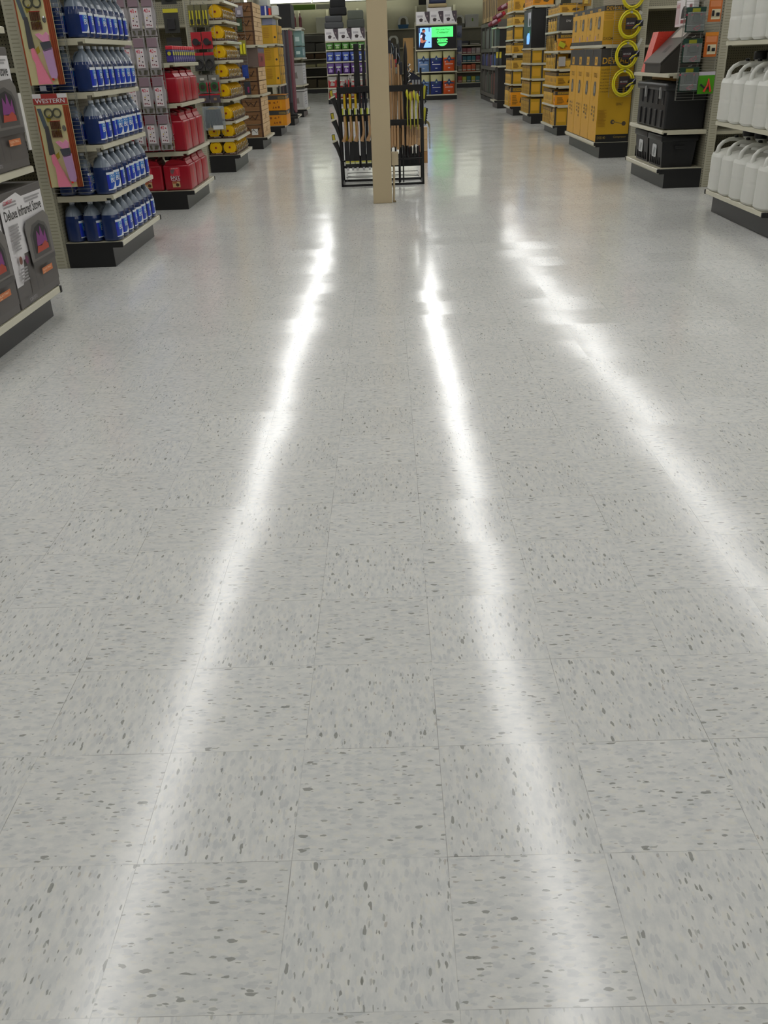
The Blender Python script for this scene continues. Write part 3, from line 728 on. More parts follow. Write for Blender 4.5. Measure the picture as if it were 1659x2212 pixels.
# ================================================================== WOODEN CRATES
ROPE = M('2e1a10', .7)
def make_crate(h):
    t = thing('wooden_crate', 'x', 'crate'); d, L = .34, 1.05
    b = MB(); n = 3; e = .014
    for k in range(n):
        z0, z1 = k*h/n+.002, (k+1)*h/n-.002
        b.box(d/2-e, d/2, 0, L, z0, z1, PINE, .002); b.box(-d/2, -d/2+e, 0, L, z0, z1, PINE, .002)
    b.box(-d/2+e, d/2-e, 0, L, 0, .012, PINE); b.build('long_boards', t)
    b = MB()
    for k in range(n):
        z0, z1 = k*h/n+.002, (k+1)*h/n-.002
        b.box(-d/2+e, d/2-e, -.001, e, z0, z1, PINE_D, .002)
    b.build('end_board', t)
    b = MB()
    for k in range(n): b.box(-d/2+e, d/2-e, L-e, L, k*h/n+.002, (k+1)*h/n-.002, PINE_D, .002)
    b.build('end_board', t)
    b = MB(); b.box(-d/2+e, d/2-e, e, L-e, h-.02, h-.006, PINE); b.build('lid', t)
    b = MB()
    b.box(d/2-.03, d/2+.003, -.008, 0.0, 0, h, M('4c2f1b', .6)); b.box(-d/2, -d/2+.02, -.008, 0, 0, h, M('4c2f1b', .6)); b.box(-d/2, d/2+.003, -.007, 0, h-.012, h-.001, M('3e2514', .6)); b.build('corner_trim', t)
    b = MB(); b.tube([(-.10, -.008, h*.8), (-.05, -.014, h*.42), (0, -.016, h*.62), (.05, -.014, h*.36), (.10, -.008, h*.75)], .007, ROPE, 6); b.build('rope_handle', t)
    b = MB(); p = Print(b, (d/2+.001, .3, h*.3), (0, 1, 0), (0, 0, 1), .4, h*.4); p.disc(.5, .5, .2, M('9d7d52', .6), 14, r2=.45); b.build('burnt_mark', t)
    return t
cr = Proto(make_crate(.205))
CZ = [(.19, 'lowest on the bottom deck'), (.402, 'middle on the bottom deck'), (.614, 'topmost on the bottom deck'), (.872, 'lower one on the first shelf up'), (1.085, 'upper one on the first shelf up'), (1.63, 'lowest on the top shelf'), (1.84, 'middle on the top shelf'), (2.05, 'topmost on the top shelf')]
for z, lab in CZ:
    cr.put((-2.32, 16.53, z), 0, f'brown wooden crate, {lab}', 'stacked wooden crates', scale=(1, 1, 1.02 if z < .8 else 1.0))
t = tag(MB().box(-.055, .055, -.003, 0, 0, .10, M('d2d0cb', .4), 0).build('paper_label'), 'white paper label stuck on the end of the lowest wooden crate', 'label'); t.location = (-2.30, 16.515, .23)
t = thing('boxed_lantern', 'grey and red carton between the two groups of wooden crates', 'carton', (-2.30, 16.56, 1.30))
b = MB(); b.box(-.19, .17, 0, .9, 0, .285, M('6a5a52', .5), .003); p = Print(b, (.171, 0, 0), (0, 1, 0), (0, 0, 1), .9, .29); p.rect(0, 0, 1, .7, M('8a2f30', .5)); p.rect(.05, .78, .9, .95, M('5a5672', .5)); p.text('CAMP', .2, .25, .3, M('4a2020', .5), w=.5); b.build('carton', t)
# packs hanging beside the crates
wire_panel('wire side panel beside the wooden crates', .30, 1.6, (-2.60, 16.46, .8), step=.05)
def gloves(b, w, h):
    for s0 in (-1, 1):
        b.tube([(s0*.024, -.02, .02), (s0*.024, -.022, .1), (s0*.026, -.02, .17)], .02, M('d9cf22', .5), 8)
pack('yellow_gloves_pack', 'bright yellow pair of grips hanging beside the wooden crates', 'glove pack', -2.355, 16.42, 1.48, .11, .22, M('8e8b3a', .5), {'grips': gloves})
pack('blue_pack', 'blue card hanging low beside the wooden crates', 'hardware pack', -2.35, 16.42, 1.13, .10, .2, M('23408f', .4), {'part': lambda b, w, h: b.box(-.03, .03, -.03, -.006, .03, h*.8, M('23408f', .4), .008)})
pack('green_pack', 'dark green card hanging high beside the wooden crates', 'hardware pack', -2.37, 16.42, 1.82, .09, .2, M('2f3f2c', .5), {'part': lambda b, w, h: b.box(-.03, .03, -.03, -.006, .03, h*.7, M('2f4a2c', .4), .008)})
pack('magenta_pack', 'dark card with a pink part hanging lowest beside the crates', 'hardware pack', -2.34, 16.42, .88, .11, .2, M('2f3238', .5), {'part': lambda b, w, h: b.box(-.0, .03, -.03, -.006, .03, h*.6, M('8c2f58', .4), .006)})
pack('clear_pack', 'grey card with clear parts hanging at the top beside the crates', 'hardware pack', -2.36, 16.42, 2.04, .12, .16, M('8b8590', .5), {'part': lambda b, w, h: b.box(-.03, .03, -.03, -.006, .03, h*.6, M('b4adb8', .3), .006)})

# ================================================================== YELLOW TOOL CARTONS
CP = {}
ORC = M('c98a1e', .45)
def tool_carton(s, w, d, h, kind):
    """w along y, d along x, front towards +x when s = 1, -x when s = -1"""
    key = (s, round(w, 3), round(d, 3), round(h, 3), kind)
    if key in CP: return CP[key]
    b = MB(); body = {'std': YEL, 'short': YEL, 'orange': M('e0920f', .42), 'black': CHAR, 'tall': YEL, 'slim': YELD, 'light': YELB}[kind]
    b.box(-d/2, d/2, 0, w, 0, h, body, .003)
    if s > 0: p = Print(b, (d/2+.0006, 0, 0), (0, 1, 0), (0, 0, 1), w, h)
    else: p = Print(b, (-d/2-.0006, w, 0), (0, -1, 0), (0, 0, 1), w, h)
    q = Print(b, (-d/2, -.0006, 0), (1, 0, 0), (0, 0, 1), d, h)
    hd = .26 if kind in ('std', 'orange') else .2
    if kind == 'slim':
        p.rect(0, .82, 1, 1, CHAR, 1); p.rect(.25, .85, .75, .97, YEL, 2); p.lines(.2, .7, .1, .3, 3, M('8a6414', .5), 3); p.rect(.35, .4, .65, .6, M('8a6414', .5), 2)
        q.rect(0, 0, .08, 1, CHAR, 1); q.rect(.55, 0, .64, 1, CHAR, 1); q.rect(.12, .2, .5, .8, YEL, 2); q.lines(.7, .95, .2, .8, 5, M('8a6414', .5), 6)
    elif kind != 'black':
        p.rect(0, 1-hd, 1, 1, CHAR, 1); p.rect(.3, 1-hd*.8, .72, 1-hd*.2, YEL, 2); p.text('DW', .38, 1-hd*.68, hd*.4, CHAR, w=.26, k=3)
        p.poly([(.35, .25), (.6, .25), (.7, .4), (.55, .5), (.6, .6), (.35, .58)], CHAR, 2); p.lines(.2, .8, .06, .18, 3, M('8a6414', .5), 3)
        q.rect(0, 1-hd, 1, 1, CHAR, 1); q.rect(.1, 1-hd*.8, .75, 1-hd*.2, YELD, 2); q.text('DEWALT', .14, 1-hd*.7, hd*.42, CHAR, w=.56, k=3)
        q.poly([(.5, .2), (.7, .15), (.85, .35), (.7, .5), (.55, .45)], M('5a4416', .5), 2); q.lines(.08, .4, .1, .6, 6, M('8a6414', .5), 6)
    else:
        q.text('DW', .3, .5, .15, M('b9b6b0', .4), w=.2, k=2); p.text('DW', .3, .5, .15, M('b9b6b0', .4), w=.3, k=2)
    CP[key] = Proto(tag(b.build('tool_carton'), 'x', 'carton')); return CP[key]
def carton_row(s, fx, bx, y0, y1, z, spec, lev, unit, seed):
    r = random.Random(seed); y = y0+.03; k = 0
    while True:
        w, h, kind, gap, setb = spec[k] if k < len(spec) else spec[-1]
        if y+w > y1-.02: break
        d = abs(fx-bx)-.04-setb; cx = (fx-s*(.012+setb)) - s*d/2
        tool_carton(s, w, d, h, kind).put((cx, y, z), 0, f'{"black" if kind == "black" else "orange" if kind == "orange" else "yellow"} tool carton, {nth(k) if k else "nearest"} along {LEV[lev]}, {unit}', 'tool cartons ' + unit)
        y += w+gap+r.uniform(0, .01); k += 1
        if k > 11: break
U3, U4, U5 = 'unit beside the compressor cartons', 'unit under the screen cabinet', 'unit beyond the screen cabinet'
F3, B3 = 3.05, 3.5
carton_row(-1, F3, B3, 17.02, 18.4, .165, [(.16, .285, 'slim', .01, .0), (.11, .27, 'light', .03, 0), (.15, .28, 'std', .02, 0), (.1, .27, 'slim', .01, 0)], 0, U3, 1)
carton_row(-1, F3, B3, 17.02, 18.4, .50, [(.2, .22, 'orange', .03, 0), (.10, .2, 'slim', .01, 0.02), (.11, .24, 'light', .02, 0)], 1, U3, 2)
carton_row(-1, F3, B3, 17.02, 18.4, .81, [(.13, .21, 'std', .003, 0), (.12, .21, 'std', .003, 0), (.13, .21, 'std', .003, 0)], 2, U3, 3)
carton_row(-1, F3, B3, 17.02, 18.4, 1.08, [(.11, .16, 'light', .07, .02), (.12, .23, 'slim', .08, 0), (.10, .22, 'light', .07, 0)], 3, U3, 4)
carton_row(-1, F3, B3, 17.02, 18.4, 1.365, [(.10, .25, 'orange', .006, 0), (.09, .255, 'slim', .004, 0.01), (.16, .16, 'light', .02, 0), (.09, .25, 'slim', .05, 0)], 4, U3, 5)
carton_row(-1, F3, B3, 17.02, 18.4, 1.67, [(.20, .25, 'black', .01, .0), (.11, .2, 'slim', .06, 0), (.2, .2, 'light', .06, 0)], 5, U3, 6)
carton_row(-1, F3, B3, 17.02, 18.4, 1.94, [(.16, .14, 'short', .004, 0), (.14, .12, 'std', .004, 0)], 6, U3, 7)
F4, B4 = 3.04, 3.5
for lev, z in enumerate((.20, .565, .865, 1.155)):
    carton_row(-1, F4, B4, 20.05, 21.3, z, [(.115, (.28, .24, .235, .225)[lev], 'slim', .012, .0), (.11, (.28, .24, .235, .225)[lev], 'slim', .012, 0)], lev, U4, 20+lev)
carton_row(-1, F4, B4, 20.05, 21.3, 2.19, [(.18, .3, 'orange', .03, 0), (.16, .3, 'orange', .02, 0)], 5, U4, 30)
F5 = 3.04
for lev, (z, h, w, kind) in enumerate(((.20, .42, .22, 'orange'), (.69, .26, .10, 'slim'), (1.0, .24, .11, 'light'), (1.34, .22, .15, 'std'), (1.63, .24, .09, 'slim'), (1.925, .2, .12, 'light'), (2.21, .3, .2, 'std'))):
    carton_row(-1, F5, B4, 22.93, 24.2, z, [(w, h, kind, .02, 0), (w*.8, h*.9, 'slim', .03, .01), (w, h, 'light', .03, 0)], lev, U5, 40+lev)
t = tag(MB().box(-.06, .06, -.002, 0, 0, .15, M('a9a6a3', .4)).build('notice_sheet'), 'grey printed notice sheet on the near end of the third shelf of cartons', 'notice'); t.location = (3.14, 17.02, 1.12)
t = tag(MB().box(-.055, .055, -.002, 0, 0, .075, M('b5b52a', .4)).build('sale_tag'), 'lime green sale tag tilted across an orange tool carton', 'price tag'); t.location = (3.11, 17.03, 1.42); t.rotation_euler = (0, .45, 0)
for i, (x, y, z0, h) in enumerate(((3.34, 17.0, .95, 1.25), (3.33, 20.0, 1.2, 1.0), (3.33, 22.9, 1.0, 1.2))):
    wire_panel(f'wire side panel on the end of the yellow carton units, {["nearest","middle","farthest"][i]}', .14, h, (x, y, z0), step=.04, vstep=.07)
# clear packs hanging between the compressor cartons and the nearest tool cartons
for i, (x, z, w, h, c, c2) in enumerate(((3.49, 2.02, .15, .16, 'a8802c', 'c9a94a'), (3.47, 1.80, .15, .15, 'a8802c', 'b98a2a'), (3.46, 1.60, .13, .15, '8a6b33', '5c4a3a'), (3.44, 1.42, .13, .13, '55554f', '3c3f42'), (3.42, 1.13, .10, .24, 'a98d1e', '8a8a7a'), (3.38, .86, .09, .24, '9a6426', 'c08a3a'))):
    pack('hanging_bit_pack', f'small clear tool pack hanging left of the compressor cartons, {["topmost","second","third","fourth","fifth","lowest"][i]}', 'tool pack', x, 16.93, z, w, h, M(c, .5), {'tool_bits': lambda b, w, h, c2=c2: (b.box(-w*.35, w*.1, -.03, -.006, h*.2, h*.55, M(c2, .35), .006), b.cyl((w*.2, -.02, h*.2), (w*.2, -.02, h*.6), .008, M('d8cdb0', .2, .8)))}, group='clear packs left of the compressor cartons')

# ================================================================== COMPRESSOR CARTONS
def big_carton(h, lower=True):
    w, d = .525, .455; b = MB(); hd = .21 if lower else .06
    b.box(-d/2, d/2, 0, w, 0, h, YEL, .004)
    q = Print(b, (-d/2, -.0008, 0), (1, 0, 0), (0, 0, 1), d, h); p = Print(b, (-d/2-.0008, w, 0), (0, -1, 0), (0, 0, 1), w, h)
    f = hd/h
    q.rect(0, 0, 1, 1, YELD, 1); q.rect(0, 1-f, 1, 1, CHAR, 2)  # near face painted in the shaded yellow
    p.rect(0, 1-f, 1, 1, CHAR, 1)
    p.poly([(.30, 1-f*.95), (.62, 1-f*.95), (.62, 1-f*.45), (.30, 1-f*.45)], YEL, 2); p.text('DW', .36, 1-f*.82, f*.25, CHAR, w=.2, k=3)
    G_ = M('6b5a38', .5)
    if lower:
        q.rect(.03, 1-f*.97, .97, 1-f*.42, CHAR, 3); q.text('DEWALT', .05, 1-f*.86, f*.36, YEL, w=.90, k=4)
        for i, l in enumerate(('HEAVY DUTY', '15 GALLON', 'WORKSHOP', 'COMPRESSOR', 'ELECTRIC,', 'MADE IN USA', 'PORTABLE', 'STANDARD')):
            q.text(l, .03, 1-f-.045-.033*i, .016, M('5f4a1a', .5), w=.30, k=2)
        q.lines(.03, .30, .17, .36, 12, M('a87c14', .5), 8)
        q.poly([(.56, .50), (.72, .50), (.72, .59), (.6, .6), (.56, .57)], INK, 3); q.poly([(.78, .52), (.86, .5), (.93, .52), (.93, .6), (.84, .61), (.78, .58)], INK, 3)
        q.text('DEWALT', .56, .40, .028, M('6a5220', .5), w=.2, k=3)
        q.disc(.49, .22, .065, M('4a4030', .5), 18, 3); q.disc(.51, .22, .02, YEL, 10, 4); q.disc(.84, .20, .065, M('4a4030', .5), 18, 3); q.poly([(.55, .215), (.78, .195), (.78, .205), (.55, .225)], M('7a6430', .5), 4)
        q.rect(0, 0, 1, .085, BLACKM, 3); q.text('D55140', .05, .035, .03, M('8a7430', .5), w=.25, k=4); q.text('Compressor', .55, .045, .022, M('8a7430', .5), w=.4, k=4)
        p.text('TOOLS', .3, .70, .05, M('8a6414', .5), w=.4, k=2)
        p.poly([(.35+.0, .52), (.40, .50), (.58, .50), (.64, .53), (.66, .60), (.6, .655), (.42, .655), (.36, .6)], M('5b5548', .5), 2); p.poly([(.42, .53), (.56, .53), (.58, .6), (.44, .62)], M('8a877d', .5), 3)
        p.lines(.3, .45, .28, .40, 3, G_, 3); p.lines(.6, .7, .22, .40, 4, G_, 4); p.text('i', .5, .46, .02, INK, k=3)
        p.rect(0, .0, 1, .006, CHAR, 2)
    else:
        q.text('DEWALT', .06, 1-f*.85, f*.7, YEL, w=.55, k=4); q.rect(0, .62, .35, .83, YEL, 3); q.lines(.03, .32, .64, .82, 4, M('b58a22', .5), 3); q.text('DXCM', .02, .12, .07, M('5f4a1a', .5), w=.28, k=3)
        q.rect(0, 0, 1, .09, M('c48e1a', .5), 2); p.rect(0, 0, 1, .10, CHAR, 2)
        p.poly([(.36, .42), (.6, .40), (.66, .5), (.64, .7), (.58, .75), (.42, .73), (.36, .64)], M('5b5548', .5), 2); p.poly([(.42, .46), (.56, .46), (.58, .6), (.44, .64)], M('8a877d', .5), 3)
        p.lines(.12, .24, .5, .75, 6, G_, 5); p.poly([(.48, .15), (.52, .15), (.5, .24), (.56, .3), (.5, .28), (.44, .3)], G_, 2); p.rect(.1, .12, .22, .24, M('b08a9a', .5), 2)
    return tag(b.build('compressor_carton'), 'x', 'carton')
c1 = Proto(big_carton(1.165)); c2_ = Proto(big_carton(.455, False))
for k in range(4):
    c1.put((3.185, 13.16+.535*k, .205), 0, f'tall yellow compressor carton standing on the deck, {["nearest","second","third","farthest"][k]}', 'tall yellow compressor cartons')
    c2_.put((3.187, 13.18+.53*k, 1.42), 0, f'shorter yellow carton above the tall ones, {["nearest","second","third","farthest"][k]}', 'shorter yellow compressor cartons')
wire_panel('wire side panel behind the yellow air hoses', .36, 1.45, (3.08, 13.10, .78), step=.0254, side_ladder=False)
# ------------------------------------------------------------------ coiled air hoses
HY = mat('hose_yellow', 'd9cc1f', .3, var=.05)
def make_hose():
    t = thing('air_hose', 'x', 'hose'); b = MB(); r = random.Random(11); pts = []
    for k in range(6):
        R = .142+.014*math.sin(k*2.1); oy = -.012*k; cx, cz = r.uniform(-.006, .006), r.uniform(-.012, .006)
        for q in range(24):
            a = PI*.1+2*PI*q/24; pts.append((cx+R*.93*math.cos(a), oy-.012*q/24, cz+R*1.06*math.sin(a)))
    b.tube(pts, .0095, HY, 7); b.build('coiled_hose', t)
    b = MB(); b.box(.075, .165, -.085, .01, -.028, .045, BLACKM, .008); b.build('black_sleeve', t)
    b = MB(); b.tube([(.05, -.09, -.05), (.09, -.095, -.02), (.13, -.09, .02), (.15, -.088, .04)], .008, M('8b8aa0', .3), 6); b.tube([(.03, -.09, -.055), (.07, -.1, -.015), (.12, -.1, 0)], .006, HY, 6); b.build('fitting', t)
    b = MB(); b.box(-.06, .08, -.06, -.055, -.06, .075, M('2a2325', .5)); p = Print(b, (-.055, -.0605, -.03), (1, 0, 0), (0, 0, 1), .12, .06)
    p.text('AIR HOSE', .05, .5, .35, M('b8b4b4', .4), w=.85); p.rect(.05, .2, .8, .3, M('8d2c36', .4)); b.build('card_insert', t)
    b = MB(); b.box(-.012, .012, -.10, .01, .125, .15, M('a5a69a', .3), .003); b.build('tie_strap', t)
    b = MB(); b.tube([(0, .05, .162), (0, -.1, .166), (0, -.11, .175)], .003, CHROME, 5); b.build('peg_hook', t); return t
hp = Proto(make_hose())
for k, z in enumerate((.957, 1.29, 1.645, 1.985)):
    hp.put((3.245+.012*k, 13.05, z), 0, f'coiled yellow air hose, {["lowest","second from the bottom","third from the bottom","topmost and cut off"][k]}', 'coiled yellow air hoses')
for i, (x, z, w, h, ry) in enumerate(((3.40, 1.76, .05, .035, .5), (3.40, 1.36, .035, .13, .45))):
    t = tag(MB().box(-w/2, w/2, -.002, 0, 0, h, M('c6c6be', .4)).build('price_tag'), ['small white price tag beside the upper yellow hose', 'long white price tag between two yellow hoses'][i], 'price tag'); t.location = (x, 13.06, z); t.rotation_euler = (0, ry, 0)

# ================================================================== BLACK CHEST, BATTERY BOXES
TBK = mat('chest_black_plastic', '161618', .42, bump=.15, scale=60)
t = thing('tool_chest', 'large black plastic tool chest on the first shelf up', 'tool chest', (3.18, 10.02, .58))
b = MB(); b.box(-.20, .22, .02, 1.13, .002, .40, TBK, .02)
for k in range(5): b.box(-.214, -.19, .12+.21*k, .20+.21*k, .02, .19, TBK, .008)
for k in range(5): b.box(-.210, -.19, .10+.21*k, .17+.21*k, .24, .38, TBK, .008)
b.build('body', t)
b = MB(); b.box(-.225, .225, 0, 1.15, .375, .45, TBK, .025); b.box(-.15, .17, .08, 1.07, .445, .46, TBK, .01); b.build('lid', t)
for yy in (.16, .72):
    b = MB(); b.box(-.238, -.215, yy, yy+.03, .30, .41, M('9a9a98', .3), .003); b.build('latch', t)
def batt():
    t = thing('battery_box', 'x', 'battery box'); b = MB()
    b.add([(-.165, .02, 0), (.165, .02, 0), (.165, .50, 0), (-.165, .50, 0), (-.185, 0, .27), (.185, 0, .27), (.185, .52, .27), (-.185, .52, .27)], [(0, 3, 2, 1), (4, 5, 6, 7), (0, 1, 5, 4), (1, 2, 6, 5), (2, 3, 7, 6), (3, 0, 4, 7)], TBK)
    for k in range(6): b.box(-.178, -.160, .08+.07*k, .095+.07*k, .02, .10, TBK, .003)
    b.build('body', t)
    b = MB(); b.box(-.20, .20, -.015, .535, .262, .325, TBK, .012); b.box(-.17, .17, .02, .50, .32, .34, TBK, .01); b.build('lid', t)
    b = MB(); b.box(-.05, .06, -.02, 0, .19, .22, TBK, .006); b.build('side_handle', t)
    b = MB(); p = Print(b, (-.1835, .36, .09), (0, -1, 0), (0, 0, 1), .16, .13); p.poly([(.1, 0), (.9, 0), (1, .1), (1, .9), (.9, 1), (.1, 1), (0, .9), (0, .1)], M('c4c6c6', .4)); p.poly([(.2, .2), (.7, .3), (.8, .7), (.4, .8)], M('8c9090', .4)); p.text('12V', .3, .1, .15, INK, w=.4); b.build('sticker', t); return t
bb = Proto(batt())
bb.put((3.175, 10.06, .20), 0, 'black battery box with white sticker on the deck, nearer one', 'black battery boxes')
bb.put((3.185, 10.66, .20), 0, 'black battery box with white sticker on the deck, farther one', 'black battery boxes')
# sloped display box on the shelf above
t = thing('sloped_display_case', 'dark grey sloped-lid case standing on the shelf above the tool chest', 'case', (3.18, 10.35, 1.12))
b = MB(); b.prism([(-.21, 0, 0), (.20, 0, 0), (.20, 0, .40), (.14, 0, .42), (-.21, 0, .09)], (0, .62, 0), M('3a3734', .4)); b.build('body', t)
b = MB(); b.prism([(-.222, -.01, .085), (.15, -.01, .435), (.15, -.01, .45), (-.222, -.01, .10)], (0, .64, 0), M('4c4844', .35)); b.build('lid', t)
b = MB(); b.prism([(-.12, .2, .185), (-.05, .2, .25), (-.05, .2, .262), (-.12, .2, .197)], (0, .12, 0), M('211f1e', .4)); b.build('lid_latch', t)
b = MB(); b.prism([(.02, .1, .332), (.12, .1, .424), (.12, .1, .428), (.02, .1, .336)], (0, .4, 0), M('b5aaa0', .4)); b.build('card_label', t)
t = thing('red_mesh_pack', 'bright red quilted pack leaning behind the sloped case', 'pack', (3.2, 11.02, 1.12))
b = MB(); b.prism([(-.2, 0, 0), (.1, 0, 0), (.1, 0, .4), (-.1, 0, .4)], (0, .22, 0), mat('red_quilt', 'd13a2a', .3, bump=1, scale=40)); b.build('pack', t)
t = thing('jack_carton', 'white carton with a black machine picture, behind wires above the sloped case', 'carton', (3.36, 10.62, 1.56))
b = MB(); b.box(-.03, .03, 0, .6, 0, .26, WHITE, .003); p = Print(b, (-.0308, .6, 0), (0, -1, 0), (0, 0, 1), .6, .26); p.rect(.02, .1, .25, .9, M('c9b8ba', .4)); p.text('JACK', .05, .7, .12, RDP, w=.18); p.poly([(.35, .3), (.7, .3), (.72, .55), (.6, .75), (.45, .75), (.36, .6)], INK); p.rect(.35, .12, .75, .25, M('8d3038', .4)); p.rect(.8, .4, .95, .8, M('7b2a38', .4)); b.build('carton', t)
t = thing('yellow_label_strip', 'row of thin yellow cartons lying behind the tool chest lid', 'carton', (3.25, 10.2, 1.043))
b = MB(); b.box(-.15, .08, 0, .9, 0, .028, YEL, .002); b.build('cartons', t)
# wire panel with packs, near end of the chest unit
wire_panel('wire side panel with green charger packs, right of the black chest', .36, .95, (3.04, 9.93, .87), step=.0254, vstep=.18)
GRN = M('1f4034', .4); PNK = M('c8405e', .4)
for i, z in enumerate((.955, 1.215, 1.49)):
    pack('charger_pack', f'dark green charger blister pack with pink band, {["lowest","middle","topmost"][i]}', 'charger pack', 3.14, 9.90, z, .195, .22, GRN,
         {'print': [(.0, .66, 1, .74, PNK), (.30, .80, .7, .95, M('9a9a2a', .4))], 'charger': lambda b, w, h: b.box(-.035, .035, -.035, -.006, h*.42, h*.72, M('24483c', .35), .006), 'clamps': lambda b, w, h: (b.tube([(-.02, -.02, .03), (.02, -.02, .02), (.05, -.02, .04)], .007, PNK, 6), b.tube([(-.02, -.02, .03), (.01, -.025, .045), (.045, -.02, .06)], .007, PNK, 6)), 'cables': lambda b, w, h: (b.box(-.08, -.055, -.02, -.006, .07, .16, M('55605c', .3), .005), b.box(.055, .08, -.02, -.006, .07, .16, M('55605c', .3), .005), b.box(-.08, .08, -.02, -.006, .058, .064, M('c9cfcc', .3)))}, group='dark green charger packs', blister=True)
for i, z in enumerate((1.265, 1.575)):
    pack('orange_plug_pack', f'orange card with black plugs, {["lower","upper"][i]} one beside the green charger packs', 'plug pack', 3.325, 9.90, z, .13, .22, M('c8692a', .4),
         {'print': [(.25, .1, .92, .5, M('d9cfae', .4)), (.1, .6, .9, .85, M('d98a5a', .4))], 'plugs': lambda b, w, h: (b.box(-.03, -.008, -.02, -.006, .05, .10, INK, .004), b.box(.012, .045, -.02, -.006, .05, .08, INK, .004))}, header=M('d9852a', .4), group='orange plug packs')
pack('clamp_pack', 'bright green card with red battery clamps, below the orange packs', 'clamp pack', 3.325, 9.90, .925, .165, .205, M('4f9a1f', .4),
     {'red_clamps': lambda b, w, h: (b.tube([(-.02, -.02, .02), (.01, -.025, .08), (.02, -.02, .14)], .012, M('d23a2a', .4), 8, rs=[.012, .009, .007]), b.tube([(.05, -.02, .02), (.03, -.025, .08), (.015, -.02, .14)], .012, M('d23a2a', .4), 8, rs=[.012, .009, .007])), 'black_clamp': lambda b, w, h: b.tube([(-.06, -.02, .09), (-.02, -.02, .06), (.03, -.02, .05)], .009, INK, 6)}, header=M('c8c2cc', .4))
# ================================================================== WHITE JUGS
JW = mat('jug_white_plastic', 'd6d6cf', .32, var=.04, scale=6, bump=.25, spec=.5)
def make_white_jug():
    t = thing('utility_jug', 'x', 'jug'); d, w = .37, .262
    b = MB(); b.lathe([(.9, 0), (1.0, .02), (1.0, .15), (.985, .175), (1.0, .20), (1.0, .305), (.95, .335), (.7, .36), (.3, .385)], JW, 32, sx=d/2, sy=w/2, e=4.2)
    b.lathe([(.075, .37), (.062, .42), (.048, .44), (.048, .478)], JW, 20, o=(.105, 0, 0)); b.build('body', t)
    b = MB(); b.tube([(-.14, 0, .30), (-.158, 0, .35), (-.15, 0, .395), (-.12, 0, .43), (-.07, 0, .452), (-.01, 0, .455), (.07, 0, .43)], .02, JW, 10, rs=[.036, .022, .017, .016, .017, .02, .028]); b.build('loop_handle', t)
    b = MB(); b.lathe([(.054, 0), (.060, .003), (.060, .052), (.055, .064), (.03, .068)], BLACKM, 24); b.build('screw_cap', t, (.105, 0, .475))
    b = MB(); b.lathe([(.012, 0), (.018, .004), (.018, .018), (.010, .022)], BLACKM, 8); b.tube([(.018*math.cos(a)-.0, .018*math.sin(a), .004) for a in [2*PI*k/10 for k in range(10)]], .003, BLACKM, 5, closed=True); b.build('vent_cap', t, (-.01, 0, .466))
    return t
wj = Proto(make_white_jug()); random.seed(5)
for lv, z in enumerate((.20, .775, 1.40)):
    for k in range(5):
        y = 8.26-.272*k
        wj.put((3.115, y, z), random.uniform(-.06, .06), f'translucent white utility jug with black cap, {nth(k)+" from the far end" if k else "farthest"}, {LEV[lv]}', 'white utility jugs', scale=(1, 1, .95 if lv == 0 else 1.0))
# ================================================================== LEFT UNITS, FAR
def plain_box(name, label, cat, x0, x1, y0, y1, z0, z1, m, group=None, fn=None, part=None):
    t = thing(name, label, cat, ((x0+x1)/2, (y0+y1)/2, z0), 0, group)
    b = MB(); w, d, h = x1-x0, y1-y0, z1-z0
    b.box(-w/2, w/2, -d/2, d/2, 0, h, m, min(.004, h*.1)); 
    n = Print(b, (-w/2, -d/2-.0008, 0), (1, 0, 0), (0, 0, 1), w, h)
    e = Print(b, (w/2+.0008, -d/2, 0), (0, 1, 0), (0, 0, 1), d, h); wst = Print(b, (-w/2-.0008, d/2, 0), (0, -1, 0), (0, 0, 1), d, h)
    if fn: fn(n, e, wst)
    b.build(part or 'carton', t); return t
def ylow(n, e, w):
    n.rect(0, .72, 1, 1, CHAR, 1); n.rect(.6, .76, .97, .92, M('8a7440', .5), 2); n.text('DEWALT', .62, .79, .08, CHAR, w=.32, k=3)
    D = M('8a4d10', .5)
    n.rect(.08, .45, .2, .6, D, 2); n.poly([(.3, .5), (.45, .45), (.42, .6)], D, 2); n.rect(.55, .5, .6, .62, D, 2); n.poly([(.28, .15), (.38, .12), (.34, .3)], D, 2); n.rect(.42, .15, .5, .25, D, 2); n.disc(.62, .22, .06, D, 10, 2); n.rect(.72, .05, .78, .65, M('d99a14', .5), 2)
    e.rect(0, .72, 1, 1, CHAR, 1); e.rect(.1, .76, .3, .92, YEL, 2); e.rect(.5, .76, .6, .92, WHITE, 2)
for i, z in enumerate((.19, .475)):
    plain_box('tool_case_carton', f'orange-yellow tool carton with black band on the bottom deck, {["lower","upper"][i]} one', 'carton', -2.40, -2.02, 19.40, 20.2, z, z+.28, M('d58a12', .42), 'orange-yellow tool cartons', ylow)
def ytall(n, e, w):
    n.lines(.1, .5, .3, .9, 6, M('a87c18', .5), 4); n.rect(.7, .02, .98, .98, YEL, 2); n.disc(.84, .35, .07, CHAR, 10, 3)
    e.rect(0, 0, .12, 1, CHAR, 1); e.rect(.5, .5, .9, .62, CHAR, 2); e.text('DEWALT', .15, .2, .05, CHAR, w=.6, k=2)
for lv, (z, h, nm) in enumerate(((.95, .33, 'first shelf lower row'), (1.285, .33, 'first shelf upper row'), (1.68, .32, 'second shelf row'))):
    for k in range(3):
        plain_box('tall_tool_carton', f'yellow tool carton, {["nearest","middle","farthest"][k]} in {nm}, above orange-yellow cartons', 'carton', -2.38, -2.08, 19.40+.33*k, 19.70+.33*k, z, z+h, [YELD, YEL, YELB][k], 'tall yellow tool cartons', ytall)
